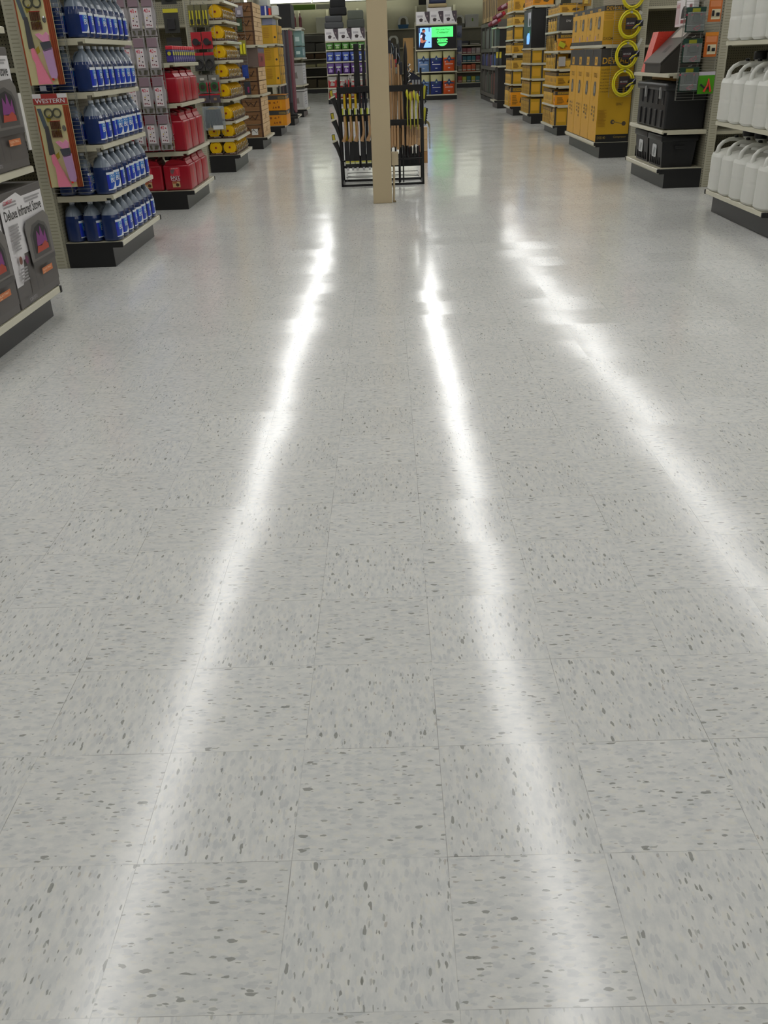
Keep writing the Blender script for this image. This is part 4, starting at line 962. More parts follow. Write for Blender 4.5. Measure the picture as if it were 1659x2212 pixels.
plain_box('blue_battery_pack', 'blue and white boxed pack on the top shelf beside the crates', 'carton', -2.36, -2.22, 19.4, 19.7, 2.17, 2.33, M('2c3a8c', .4), None, lambda n, e, w: n.rect(.55, 0, .75, 1, WHITE))
plain_box('red_pack', 'small red pack on the top shelf beside the blue pack', 'carton', -2.21, -2.17, 19.4, 19.6, 2.17, 2.29, M('e0463a', .4))
plain_box('white_switch_box', 'small white box on the top shelf right of the red pack', 'carton', -2.15, -2.03, 19.4, 19.6, 2.17, 2.32, M('cfd0cc', .4))
plain_box('small_blue_case', 'grey-blue case under the top shelf above the yellow cartons', 'carton', -2.36, -2.16, 19.45, 20.1, 2.0+.005, 2.12, M('8c93b5', .3))
t = thing('clothing_rack_goods', 'dark hanging work clothing packs beyond the orange-yellow cartons', 'clothing', (-2.25, 22.5, .19)); r = random.Random(2)
for k in range(7):
    b = MB(); x = -.17+.045*k; b.prism([(x, -.08, .1+r.random()*.1), (x+.04, -.08, .08), (x+.045, -.08, 1.78), (x, -.08, 1.8)], (0, .5, 0), M(['37343a', '4d4146', '2b2b2f', '5a5a60', '3a2f38', '46464b', '6d3a44'][k], .7)); b.build('garment', t)
t = thing('work_boot', 'black work boot standing on the bottom deck under the dark clothing', 'boot', (-2.15, 22.40, .19))
b = MB(); b.tube([(-.06, .05, .3), (-.06, .05, .15), (-.05, .05, .06), (.02, .05, .045), (.08, .05, .035)], .05, M('1f1d1e', .5), 10, rs=[.055, .05, .055, .045, .03]); b.build('upper', t)
b = MB(); b.box(-.11, .12, 0, .10, 0, .025, M('0f0f10', .6), .008); b.build('sole', t)
plain_box('black_wardrobe_bag', 'large black bulky bag standing on top of the dark clothing unit', 'bag', -2.36, -2.06, 22.45, 23.3, 2.03, 2.50, M('151517', .6), None, None, 'bag')
plain_box('grey_bin', 'white and grey bin on the top shelf above the yellow cartons', 'bin', -2.40, -2.25, 19.6, 20.2, 2.345, 2.62, M('b5b8b2', .4), None, None, 'body')
def wt(n, e, w):
    n.rect(.1, .1, .9, .9, M('a5a4a2', .5)); n.poly([(.4, .3), (.65, .3), (.6, .6), (.45, .55)], M('77726c', .5)); e.rect(.05, .05, .8, .95, M('c4c4c6', .5)); e.lines(.1, .7, .2, .8, 5, M('9d9da2', .5), 7)
for i, (z0, z1, c, lb) in enumerate(((.19, .67, 'bdbcbb', 'lower'), (.78, 1.30, 'a9a8a6', 'upper'))):
    t = plain_box('white_cooler_carton', f'tall white strapped carton at the far left end, {lb} one', 'carton', -2.55, -2.15, 25.65, 26.8, z0, z1, M(c, .5), 'tall white strapped cartons', wt)
    b = MB(); b.box(-.205, .205, -.58, .58, z1-z0-.06, z1-z0-.035, M('4e4c4a', .5)); b.build('strap', t)
for i, (z0, z1, c, lb) in enumerate(((1.43, 1.68, '5f7f82', 'teal pack at the far left end above the white cartons, lower'), (1.70, 2.05, '7a9a96', 'teal and white pack at the far left end, under the top shelf'), )):
    plain_box('teal_pack', lb, 'pack', -2.33, -2.12, 25.7, 26.6, z0, z1, M(c, .4), None, lambda n, e, w: (n.rect(.2, .3, .7, .6, M('c4d8d4', .4)), e.rect(.1, .2, .6, .8, M('a5b5b8', .4))))
wire_panel('wire side panel behind the grey hanging blister packs', .34, 1.0, (-2.62, 25.592, 1.1), step=.05)
for k in range(4):
    plain_box('grey_blister', f'grey hanging blister pack beside the teal packs, {["upper left","upper right","lower left","lower right"][k]}', 'pack', -2.58+.12*(k % 2), -2.47+.12*(k % 2), 25.52, 25.58, 1.72-.34*(k//2), 2.0-.34*(k//2), M(['6d6c70', '8a8a8c', '77777c', '9a9a9c'][k], .3), 'grey hanging blister packs')
plain_box('white_paper_board', 'white product card at the far left end, just under the top shelf', 'card', -2.30, -2.10, 25.61, 25.64, 2.04+.01, 2.10, M('cdcdc6', .5))
t = thing('red_bottle_rack', 'two dark red bottles standing on the top shelf at the far left end', 'bottle', (-2.2, 25.9, 2.13))
for x in (-.09, .06):
    b = MB(); b.lathe([(.035, 0), (.04, .02), (.04, .22), (.015, .27), (.015, .32)], M('4a1e22', .3), 14, o=(x, 0, 0)); b.build('bottle', t)

# ================================================================== SCREEN CABINET (right)
t = thing('screen_cabinet', 'black cabinet with a lit portrait screen, standing above yellow cartons', 'screen', (3.25, 20.1, 1.43))
b = MB(); b.box(-.20, .20, 0, 1.1, 0, .70, BLACKM, .004); b.build('cabinet', t)
EM = lambda c, e=1.0: mat(f'screen_{c}_{e}', c, .3, emit=e, var=0)
b = MB(); p = Print(b, (-.2012, 1.05, .06), (0, -1, 0), (0, 0, 1), .98, .60)
p.rect(0, 0, 1, 1, EM('07071a', .6), 1); p.rect(.55, .55, .95, .97, EM('77777f', .7), 2); p.disc(.8, .68, .12, EM('1c1c20', .5), 14, 3, .12); p.poly([(.72, .30), (.9, .46), (.9, .28)], EM('3f9a66', .8), 2)
p.poly([(.5, .02), (.82, .02), (.9, .2), (.84, .34), (.6, .36), (.46, .25)], EM('6ba4f7', 1.1), 3); b.build('display', t)
# ================================================================== BLACK GOODS UNIT (last right)
plain_box('black_cabinet_carton', 'tall black carton on the bottom deck of the last right unit', 'carton', 3.12, 3.46, 26.25, 27.0, .20, 1.02, M('1a191b', .5))
plain_box('black_upper_carton', 'black carton on the third shelf of the last right unit', 'carton', 3.14, 3.46, 26.25, 27.1, 1.52, 1.93, M('18171a', .5))
plain_box('black_shelf_carton', 'black carton behind the yellow and black gloves', 'carton', 3.14, 3.46, 26.4, 27.1, 1.05, 1.47, M('201f21', .5))
for k in range(2):
    t = thing('work_glove', f'yellow and black work glove hanging on the last right unit, {["left","right"][k]} one', 'glove', (3.09+.085*k, 26.27, 1.05), 0, 'yellow and black work gloves')
    b = MB(); b.box(-.035, .035, -.03, 0, 0, .18, M('3c4147', .6), .01); b.build('cuff', t)
    b = MB(); b.box(-.03, .025, -.03, 0, .18, .28, M('c9b93a', .5), .01)
    for q in range(3): b.box(-.028+.019*q, -.012+.019*q, -.025, -.003, .27, .33, M('c9b93a', .5), .004)
    b.build('palm', t)
for k in range(3):
    t = thing('maroon_tool', f'maroon and grey power tool on top of the last right unit, {["lowest","middle","topmost"][k]}', 'power tool', (2.95+.12*k, 26.3, (1.98+.03, 2.16, 2.36)[k]), 0, 'maroon power tools')
    b = MB(); b.tube([(-.12, 0, 0), (0, 0, .05), (.14, 0, .09)], .06, M('6d2230', .4), 10, rs=[.04, .065, .06]); b.build('body', t)
    b = MB(); b.tube([(-.02, -.05, .05), (.10, -.05, .12)], .035, M('b08f9a', .4), 8); b.build('grey_sleeve', t)
    b = MB(); b.tube([(.12, 0, .09), (.2, 0, .14)], .05, M('b01a2c', .4), 8); b.build('red_cap', t)
# ================================================================== GREY AISLE SHELVING (far right)
GS = mat('grey_shelving', '5f5c55', .5)
t = thing('grey_aisle_shelving', 'grey shelving at the far right with fabric packs in compartments', 'shelving', (3.55, 30.2, 0))
L0, L1 = -2.3, 2.35
b = MB(); b.box(.2, .24, L0, L1, 0, 2.2, M('3b3a37', .6)); b.build('back_panel', t)
b = MB(); b.box(-.25, .2, L0, L1, .0, .12, M('3e3c3a', .5)); b.build('kick_plate', t)
for z in (.25, 1.0, 1.48, 2.18):
    b = MB(); b.box(-.27, .2, L0, L1, z-.10, z, GS); b.build('shelf', t)
for i in range(5):
    y = L0+(L1-L0)*i/4; b = MB(); b.box(-.27, .2, y-.04, y+.04, .12, 2.2, GS); b.build('divider', t)
r = random.Random(21)
colsF = {0: ['4a4a42', '6a4038', '3d4a3f', '55504c'], 1: ['2c2b52', '34528a', '5a3a55', '3a4a7c'], 2: ['6b6e6b', '5f6a66', '707470', '6a6a66'], 3: ['565c50', '7d8a6a', '5a6460', '444a3c']}
for lv, z in enumerate((.25, 1.0, 1.48)):
    hmax = (.62, .36, .58)[lv]
    for c in range(4):
        y0 = 30.2+L0+(L1-L0)*c/4+.06; 
        for k in range(6):
            yy = y0+.17*k
            t = tag(MB().box(-.22, .10, 0, .15, 0, hmax*r.uniform(.75, .98), M(colsF[lv if lv < 2 else 2+(c % 2)][(c+k//3) % 4], .6), .012).build('fabric_pack'), f'folded fabric pack, {nth(k)} in compartment {["one","two","three","four"][c]} from the near end, {["lowest","middle","upper"][lv]} row of grey shelving', 'fabric pack', 'folded fabric packs on grey shelving')
            t['label'] = f'folded fabric pack, {nth(k)} in {nth(c)} compartment, {["lowest","middle","upper"][lv]} row, far grey shelving'
            t.location = (3.53, yy, z)
for k in range(9):
    tag(MB().box(-.16, .16, 0, .40, 0, .72, KRAFT if k % 2 else M('8d744a', .6), .006).box(-.162, -.16, .1, .3, .12, .6, M('5a4526', .6)).build('tall_kraft_carton'), f'tall kraft carton on top of the far grey shelving, {nth(k)} from the near end', 'carton', 'tall kraft cartons').location = (3.44, 28.15+.46*k, 2.205)

# ================================================================== AXE RACK
t = thing('tool_rack', 'black steel rack of axes and garden tools behind the cream column', 'rack', (-.047, 11.3, 0)); X0, X1, Y0, Y1 = -.49, .49, -.24, .24
b = MB()
for y in (Y0, Y1):
    for x in (X0, X1): b.box(x-.012, x+.012, y-.012, y+.012, 0, 1.09 if y == Y0 else 1.25, BLACKM)
    b.box(X0, X1, y-.012, y+.012, 0, .024, BLACKM)
for x in (X0, X1): b.box(x-.01, x+.01, Y0, Y1, 0, .02, BLACKM)
b.build('frame', t)
for (a, c, z0, z1, yy, nm) in ((X0, X1, 1.02, 1.085, Y0, 'top_rail'), (X0, .0, .72, .79, Y0, 'middle_rail'), (.0, X1, .635, .725, Y0, 'middle_rail'), (X0, X1, .28, .30, Y0, 'lower_rail'), (X0, X1, .16, .19, Y1, 'lower_rail'), (X0, X1, 1.0, 1.06, Y1, 'top_rail')):
    b = MB(); b.box(a, c, yy-.016, yy+.004, z0, z1, BLACKM, .002)
    b.build(nm, t)
b = MB()
for z in (.06, .10): b.tube([(X0+.05, Y0+.02, z), (X1-.05, Y0+.02, z), (X1-.05, Y1, z), (X0+.05, Y1, z)], .004, BLACKM, 5, closed=True)
for x in (-.1, -.04, .14, .2): b.box(x-.007, x+.007, Y0, Y0+.012, .02, .3, BLACKM)
b.build('wire_base', t)
RY = 11.02
LBLY = M('b9c03a', .4)
def make_axe():
    t = thing('axe', 'x', 'axe'); b = MB()
    b.tube([(0, 0, .02), (.004, 0, -.06), (.010, 0, -.14), (.004, 0, -.20), (-.012, 0, -.245), (-.018, 0, -.27)], .016, HICK, 8, rs=[.011, .012, .013, .015, .020, .024]); b.build('handle', t)
    b = MB(); b.prism([(-.03, -.012, .0), (.03, -.012, .01), (.034, -.012, .07), (-.03, -.012, .09), (-.04, -.012, .045)], (0, .026, 0), M('1c1c1e', .35, .4)); b.build('head', t)
    b = MB(); b.box(-.020, .012, -.0135, -.012, .02, .085, LBLY); b.box(-.004, .012, -.0142, -.0134, .02, .085, M('c9cdb0', .4)); b.build('label', t); return t
ap = Proto(make_axe())
for k, x in enumerate((-.475, -.405, -.335, -.262, -.190)):
    ap.put((x, RY-.01, .775), 0, f'wooden-handled axe hanging on the rack left of the column, {nth(k)} from the left', 'wooden-handled axes')
def rod(label, cat, x, z0, z1, r_, m, grp, y=RY+.03, lean=0, tipm=None, name='tool_handle', head=None):
    t = thing(name, label, cat, (x, y, z0), 0, grp); b = MB(); b.tube([(0, 0, 0), (lean*.5, 0, (z1-z0)*.5), (lean, 0, z1-z0)], r_, m, 8, rs=[r_, r_*1.05, r_*.85]); b.build('handle', t)
    if head: b = MB(); head(b, z1-z0, lean); b.build('head', t)
    return t
YH = mat('fibreglass_yellow', 'c9a518', .35)
for k, x in enumerate((-.465, -.40, -.335)):
    rod(f'yellow-handled maul standing in the left half of the rack, {nth(k)} from the left', 'maul', x, .28, 1.01, .016, YH, 'yellow-handled mauls', name='splitting_maul', head=lambda b, h, l: b.box(-.02, .02, -.03, .03, -.02, .06, BLACKM, .004))
for k, x in enumerate((-.285, -.25, -.215)):
    rod(f'black-handled sledge hammer in the left half of the rack, {nth(k)} from the left', 'hammer', x, .3, 1.03, .014, M('20242c', .4), 'black-handled hammers', name='sledge_hammer', head=lambda b, h, l: b.box(-.025, .025, -.04, .04, h, h+.06, BLACKM, .006))
for k, x in enumerate((-.46, -.40, -.345, -.27, -.20)):
    t = thing('hatchet', f'black sheathed hatchet with yellow label in the lower left of the rack, {nth(k)}', 'hatchet', (x, RY-.01, .21), 0, 'sheathed hatchets')
    b = MB(); b.prism([(-.026, 0, 0), (.026, 0, 0), (.030, 0, .08), (.027, 0, .30), (-.027, 0, .30), (-.030, 0, .08)], (0, .03, 0), M('191a1d', .45)); b.build('sheath', t)
    b = MB(); b.box(-.024, .024, -.002, 0, .05, .082, M('c9cda6', .4)); b.box(-.022, .022, -.003, -.002, .068, .08, M('c2b92a', .4)); b.build('label', t)
    b = MB(); b.box(-.012, .014, -.001, .001, -.045+.02, -.01+.02, M('b5b5b8', .4)); b.build('hang_tag', t)
for k, (x, w, z1) in enumerate(((-.305, .062, 1.52), (-.228, .036, 1.51), (-.17, .03, 1.5))):
    t = tag(MB().box(-w/2, w/2, -.02, .02, 0, z1-.95, M('151617', .45), .006).build('digging_bar'), f'tall black bar standing up above the left half of the rack, {["widest","middle","right"][k]} one', 'bar', 'tall black bars'); t.location = (x, RY+.09, .95)
for k, x in enumerate((-.465, -.425, -.385)):
    t = thing('chrome_hand_rake', f'small chrome pronged hand tool on the rack top at the left, {nth(k)}', 'hand tool', (x, RY+.05, 1.09+.02*k), 0, 'chrome hand tools')
    b = MB()
    for q in (-.012, 0, .012): b.tube([(q*.3, 0, 0), (q, 0, .05), (q*1.2, -.02, .08)], .004, M('d5d5d5', .15, .9), 5)
    b.build('prongs', t); b = MB(); b.cyl((0, 0, -.08), (0, 0, 0), .010, BLACKM); b.build('grip', t)
for k, z in enumerate((.82, .58, .35)):
    t = thing('hand_grip_tool', f'black tapered grip jutting out from the left side of the rack, {["highest","middle","lowest"][k]}', 'tool grip', (-.535, 11.05, z), 0, 'grips jutting out at the left of the rack')
    b = MB(); b.tube([(.01, 0, -.12), (-.01, 0, -.02), (-.035, 0, .08), (-.065, 0, .155)], .012, M('1b1b1c', .4), 10, rs=[.006, .014, .024, .034]); b.build('grip', t)
    b = MB(); b.cyl((-.065, 0, .155), (-.07, 0, .168), .034, M('b9b79c', .5), n=14, r1=.026); b.build('pale_ring', t)
    b = MB(); b.add([(-.085, -.012, .172), (-.06, -.012, .178), (-.068, -.012, .235), (-.095, -.012, .228)], [(0, 1, 2, 3)], M('b5a72a', .4)); b.prism([(-.095, -.011, .172), (-.057, -.011, .178), (-.064, -.011, .242), (-.10, -.011, .235)], (0, .022, 0), M('2b2a20', .4)); b.build('yellow_tag', t)
# right half
for k, (x, z1, ln) in enumerate(((.075, 1.42, 0), (.105, 1.40, .0), (.135, 1.36, -.01), (.17, 1.3, .0), (.215, 1.2, -.02), (.12, 1.2, .03))):
    rod(f'wooden-handled garden tool in the right half of the rack, {nth(k)}', 'garden tool', x, .42, z1, .013, HICK, 'wooden-handled garden tools', y=RY+.04+.02*(k % 3), lean=ln, name='garden_tool', head=(lambda b, h, l: b.box(l-.022, l+.022, -.02, .02, h-.01, h+.12, M('202127', .4), .006)) if k % 2 == 0 else (lambda b, h, l: b.tube([(l, 0, h-.02), (l+.02, 0, h+.05), (l-.005, 0, h+.11)], .009, M('6e7782', .25, .8), 6)))
for k, (x, z1) in enumerate(((.178, 1.52), (.255, 1.53))):
    t = thing('pointed_post', f'black pointed post rising above the right half of the rack, {["left","right"][k]} one', 'post', (x, RY+.10, .3), 0, 'black pointed posts')
    b = MB(); b.tube([(0, 0, 0), (0, 0, z1-.3-.16), (0, 0, z1-.3-.08), (0, 0, z1-.3)], .02, M('161617', .45), 8, rs=[.018, .022, .018, .002]); b.build('post', t)
t = thing('ground_screw', 'chrome twisted screw rod standing right of the pointed posts', 'screw', (.292, RY+.09, 1.0)); b = MB()
b.tube([(.016*math.cos(a), .016*math.sin(a), .08+.0052*a*1.6) for a in [k*.5 for k in range(52)]], .006, M('c9c9c6', .15, .9), 5); b.cyl((0, 0, 0), (0, 0, .30), .006, M('a5a5a2', .2, .9)); b.build('screw', t)
t = thing('folded_navy_cover', 'dark navy folded cover lying on the rack top at the right', 'cover', (.365, RY+.12, 1.10)); b = MB()
b.prism([(-.10, 0, 0), (.07, 0, 0), (.06, 0, .05), (-.02, 0, .10), (-.08, 0, .12)], (0, .15, 0), M('161a2c', .5)); b.build('cover', t)
for k, x in enumerate((.335, .372, .405)):
    t = tag(MB().box(-.011, .011, -.002, 0, 0, .048, M('8a8c90', .4)).build('grey_tag'), f'small grey tag sticking up above the right of the rack rail, {nth(k)}', 'tag', 'small grey tags'); t.location = (x, RY+.0, 1.085)
def make_yfork():
    t = thing('yellow_handled_fork', 'x', 'fork'); b = MB(); b.tube([(0, 0, -.05), (-.004, 0, .15), (.004, 0, .26)], .007, M('a8a33a', .4), 6); b.build('shaft', t)
    b = MB(); b.tube([(.008, -.004, .235), (.0, -.008, .27), (-.004, -.006, .31), (-.002, 0, .335)], .01, M('c2bd2a', .35), 8, rs=[.004, .014, .016, .005]); b.build('yellow_grip', t)
    b = MB()
    for q in (-.012, .012): b.cyl((q, 0, -.14), (q, 0, -.03), .002, M('8d8d92', .2, .9), n=5)
    b.build('tines', t); return t
yf = Proto(make_yfork())
for k, (x, z) in enumerate(((.265, .70), (.30, .67), (.345, .69), (.385, .66))): yf.put((x, RY-.025, z), 0, f'yellow-gripped hand fork on the right half of the rack, {nth(k)} from the left', 'yellow-gripped hand forks')
for k, x in enumerate((.078, .108, .145, .205, .258, .288, .32, .352, .388)):
    t = rod(f'pale wooden handle end below the right middle rail, {nth(k)} from the left', 'tool handle', x, (.44, .44, .40, .45, .44, .43, .44, .45, .44)[k], .66, .016, HICK, 'pale wooden handle ends', y=RY-.005, lean=.004, name='wooden_pole')
for k, x in enumerate((.22, .26, .30, .34, .38)):
    t = tag(MB().lathe([(.015, 0), (.017, .01), (.016, .09), (.010, .11)], BLACKM, 10).build('rubber_grip'), f'black rubber grip hanging under the wooden handle ends, {nth(k)} from the left', 'grip', 'black rubber grips'); t.location = (x, RY+.02, .32)
for k, (x) in enumerate((.165, .205)):
    rod(f'thin black shaft reaching down to the rack base at the right, {["left","right"][k]}', 'tool shaft', x, .03, .64, .008, BLACKM, 'thin black shafts', name='tool_shaft')
for k, z in enumerate((.93, .70)):
    t = thing('pruning_saw', f'yellow and black toothed saw hanging at the right side of the rack, {["upper","lower"][k]} one', 'saw', (.465, 11.05, z), 0, 'yellow and black saws')
    b = MB(); b.prism([(-.012, 0, 0), (.004, 0, 0), (.018, 0, .13), (0, 0, .15), (-.014, 0, .1)], (0, .012, 0), M('b5b02a', .4)); b.build('yellow_guard', t)
    b = MB(); pts = [(.0, .002, -.06)]
    for q in range(7): pts += [(.012+.004*q, .002, -.04+.026*q), (.026+.003*q, .002, -.03+.026*q)]
    pts += [(.012, .002, .14)]; b.prism(pts, (0, .006, 0), M('17181a', .4)); b.build('toothed_blade', t)
for k in range(16):
    x = -.46+.058*k
    rod(f'dark long-handled tool in the rear row of the rack, {["first", "second", "third", "fourth", "fifth", "sixth", "seventh", "eighth", "ninth", "tenth", "eleventh", "twelfth", "thirteenth", "fourteenth", "fifteenth", "sixteenth"][k]} from the left', 'garden tool', x, .2, 1.12+.05*(k % 3), .011, [M('1a1b1e', .4), M('3a2418', .5), M('22242a', .4), M('4f1c22', .4)][k % 4], 'dark tools in the rear row of the rack', y=11.42, name='garden_tool', head=lambda b, h, l: b.prism([(-.03, -.01, -.01), (.03, -.01, -.01), (.035, -.01, .10), (0, -.01, .14), (-.035, -.01, .10)], (0, .012, 0), M('141517', .4)))
# cartons with chain standing behind the rack
for k in range(3):
    tag(MB().box(-.055, .055, -.09, .09, 0, .155, PINE if k else CARD, .002).build('small_carton'), f'tan carton in the stack right of the tool rack, {["lowest","middle","topmost"][k]}', 'carton', 'tan cartons right of the tool rack').location = (.545, 13.45, .157*k)
t = thing('chain_coil', 'brass chain draped over the tan cartons right of the tool rack', 'chain', (.555, 13.42, .47)); b = MB(); r = random.Random(6)
CH_ = M('8a7f52', .3, .7)
for k in range(46):
    f = k/46; a = f*PI*3; c = (.05*math.cos(a)+.02, -.02+.05*math.sin(a), .012+.06*abs(math.sin(f*9))) if k < 30 else (.075, -.08, .03-.020*(k-30))
    b.tube([(c[0]+.009*math.cos(q), c[1]+.004*(k % 2)*math.sin(q), c[2]+.012*math.sin(q)) for q in [2*PI*i/8 for i in range(8)]], .003, CH_, 5, closed=True)
b.build('chain_links', t)

# ================================================================== PET AISLE DISPLAYS
def pet_unit(x0, x1, y, levels, label, H, deck=.17, depth=.45):
    loc = ((x0+x1)/2, y, 0); t = thing('shelf_unit', label, 'shelf unit', loc); w = (x1-x0)/2
    b = MB(); b.box(-w, w, .03, depth, 0, deck-.02, BLACK); b.build('kick_plate', t)
    b = MB(); b.box(-w, w, 0, depth, deck-.035, deck, RAIL, .002); b.build('base_deck', t)
    b = MB(); b.box(-w, w, depth, depth+.02, 0, H, BEIGE_DK); b.build('back_panel', t)
    for s0 in (-1, 1): b = MB(); b.box(s0*w-.02, s0*w+.02, depth-.03, depth+.03, 0, H, SLOT); b.build('upright', t)
    for z in levels: b = MB(); b.box(-w, w, 0.01, depth, z-.035, z, RAIL, .002); b.build('shelf', t)
    return t
pet_unit(-1.90, -.58, 32.4, (.50, .91, 1.28, 1.63, 1.885), 'far shelf unit with rows of green, blue, purple and red bags', 2.2)
pet_unit(1.11, 2.49, 32.6, (.87, 1.53, 2.27), 'far shelf unit with the lit pet screen and large pet food bags', 2.35)
def make_bag2(w, h, d, main, top, accent, star=None, name='treat_bag'):
    t = thing(name, 'x', 'bag'); b = MB(); n = 8
    def R(z, k): return (w/2*(1-.06*math.sin(z*3+k)), d/2*math.sin(PI*min(.97, max(.12, 1-z*.93)))**.6)
    rings = []
    for j in range(7):
        z = j/6; rw, rd = R(z, 1); rings.append([(rw*math.copysign(abs(math.cos(a))**.5, math.cos(a)), rd*math.copysign(abs(math.sin(a))**.6, math.sin(a)), z*h) for a in [2*PI*(q+.5)/16 for q in range(16)]])
    for j in range(6): b.add(rings[j]+rings[j+1], [(q, (q+1) % 16, 16+(q+1) % 16, 16+q) for q in range(16)], top if j >= 4 else main, True)
    b.add(rings[0], [list(range(16))[::-1]], main); b.add(rings[6], [list(range(16))], top)
    b.build('bag', t); b = MB(); p = Print(b, (-w*.42, -d/2-.004, h*.08), (1, 0, 0), (0, 0, 1), w*.84, h*.8)
    if star == 'peak':
        p.poly([(.0, .62), (.3, .66), (.5, .9), (.7, .66), (1, .62), (1, .56), (0, .56)], accent); p.poly([(.28, .66), (.5, .9), (.72, .66), (.5, .42)], M('24406a', .35)); p.disc(.5, .68, .08, M('8fa3b8', .4), 10); p.rect(.1, .32, .9, .36, WHITE); p.disc(.12, .48, .06, WHITE, 8); p.rect(.4, .08, .6, .12, WHITE)
    else:
        p.poly([(.2, .1), (.75, .1), (.8, .4), (.6, .45), (.5, .6), (.3, .5)], accent); p.rect(.15, .62, .85, .78, M('c2cabc', .4))
    b.build('front_print', t); return t
BAGC = [('red', 'b3323a', 'b0aaa5', '8a8580', .28), ('red and clear', 'b5343a', '9a9590', 'a5a09a', .33), ('purple', '4e2a78', '5c3a86', 'a58cc0', .32), ('blue', '2c3f9a', '3a52a8', '8fa5d8', .28), ('green', '3f7a2c', '4d8c38', '9ac07a', .20)]
for lv, z in enumerate((.17, .50, .91, 1.28, 1.63)):
    nm, c, tp, ac, h = BAGC[lv]; n = 4 if lv < 2 else 5
    pr_ = Proto(make_bag2((.30 if n == 4 else .24), h, .14, M(c, .3), M(tp, .3), M(ac, .3)))
    for k in range(n): pr_.put((-1.9+(1.32)*(k+.5)/n, 32.5, z), 0, f'{nm} treat bag, {nth(k)} from the left, {["bottom row","second row up","third row up","fourth row up","top row"][lv]}, far display', 'treat bags on the far left display')
PT = M('b8b585', .4)
for lv, z in enumerate((.17, .87)):
    for k, (nm, c) in enumerate((('pale blue', '6f8fc0'), ('dark blue', '20307a'), ('orange', 'd9561c'))):
        t = make_bag2(.40, .60, .22, M(c, .35), PT, M('2a3a60', .35), 'peak', 'pet_food_bag'); t.location = (1.36+.43*k, 32.75, z)
        tag(t, f'large {nm} pet food bag, {["lower","upper"][lv]} shelf under the lit screen', 'bag', 'large pet food bags')
t = thing('pet_screen', 'lit black screen with a person picture and green We Love Your Critters panel', 'screen', (1.80, 32.62, 1.54))
b = MB(); b.box(-.66, .66, 0, .06, 0, .685, BLACKM, .004); b.build('casing', t)
b = MB(); p = Print(b, (-.64, -.0012, .01), (1, 0, 0), (0, 0, 1), 1.28, .665)
SK = EM('b0694f', .8); NV = EM('141a38', .6); GN = EM('4fe070', 1.2); BK = EM('050507', .5)
p.rect(0, 0, 1, 1, BK, 1); p.rect(.045, .06, .37, .93, EM('7db4f8', 1.15), 2)
p.poly([(.045, .06), (.16, .06), (.19, .2), (.22, .3), (.2, .5), (.22, .6), (.18, .72), (.1, .75), (.07, .6), (.08, .4)], NV, 3); p.poly([(.08, .30), (.13, .26), (.25, .36), (.24, .40), (.15, .38), (.12, .5), (.08, .5)], SK, 4); p.poly([(.07, .5), (.12, .5), (.14, .62), (.09, .64)], EM('c9cfe6', .9), 4)
p.disc(.17, .79, .045, SK, 14, 4, .075); p.poly([(.12, .78), (.13, .88), (.17, .9), (.21, .86), (.19, .82), (.15, .82)], EM('1c120f', .5), 5); p.poly([(.28, .30), (.31, .25), (.33, .28), (.31, .33)], EM('1d3350', .6), 4); p.rect(.05, .7, .075, .93, EM('1d2f5c', .6), 4); p.rect(.3, .75, .32, .93, EM('21406c', .6), 4)
p.rect(.37, .5, .93, .95, GN, 2); p.text('We Love Your', .47, .80, .075, BK, w=.38, slant=.2, k=3); p.text('Critters!', .50, .66, .10, BK, w=.30, slant=.2, k=3)
p.disc(.65, .34, .14, GN, 26, 3, .24); p.rect(.53, .44, .77, .49, BK, 4); p.text('WE LOVE', .575, .38, .05, BK, w=.15, k=4); p.text('CRITTERS', .56, .30, .05, BK, w=.18, k=4); p.rect(.53, .22, .77, .26, BK, 4); p.disc(.53, .34, .02, BK, 8, 4); p.disc(.77, .34, .02, BK, 8, 4)
b.build('display', t)
def petbox(n, e, w):
    n.rect(.1, .55, .5, .72, M('b5b0b5', .5)); n.poly([(.62, .95), (.7, .6), (.85, .2), (.95, .05), (1, .3), (1, 1), (.68, 1)], M('4b4048', .5)); n.poly([(.27, .2), (.45, .2), (.52, .4), (.4, .48), (.3, .46), (.22, .4)], M('3a2f32', .5)); n.rect(.62, .22, .78, .28, M('4a4347', .5)); n.disc(.82, .65, .06, M('8a7a7c', .5), 8)
for k in range(3):
    plain_box('pet_product_carton', f'white pet carton with a dog picture above the green bags, {nth(k)} from the left', 'carton', -1.90+.445*k, -1.465+.445*k, 32.42, 32.8, 1.885, 2.24, WHITE, 'white pet cartons above the green bags', petbox)
    plain_box('pet_product_carton', f'white pet carton with a dog picture above the lit screen, {nth(k)} from the left', 'carton', 1.13+.45*k, 1.57+.45*k, 32.62, 33.0, 2.27, 2.63, WHITE, 'white pet cartons above the lit screen', petbox)
plain_box('white_tote_lid', 'white box lying behind the white pet cartons above the lit screen', 'carton', 1.52, 2.32, 33.05, 33.4, 2.35, 2.75, M('c8c6c4', .5))
def cushion(name, label, cat, x0, x1, y, z0, z1, c, c2=None):
    t = thing(name, label, cat, ((x0+x1)/2, y, z0)); b = MB(); w, h = x1-x0, z1-z0
    b.box(-w/2, w/2, -.2, .2, 0, h*.5, M(c, .8), .05); b.box(-w/2+.03, w/2-.03, -.18, .2, h*.45, h, M(c2 or c, .8), .05); b.build('bed', t); return t
cushion('pet_bed', 'grey pet bed on top of the left white pet cartons, left one', 'pet bed', -1.9, -1.28, 32.7, 2.25, 2.62, '4b4c4e')
cushion('pet_bed', 'grey-green pet bed on top of the left white pet cartons, right one', 'pet bed', -1.16, -.58, 32.7, 2.25, 2.75, '4c4f4b', '5a5f55')
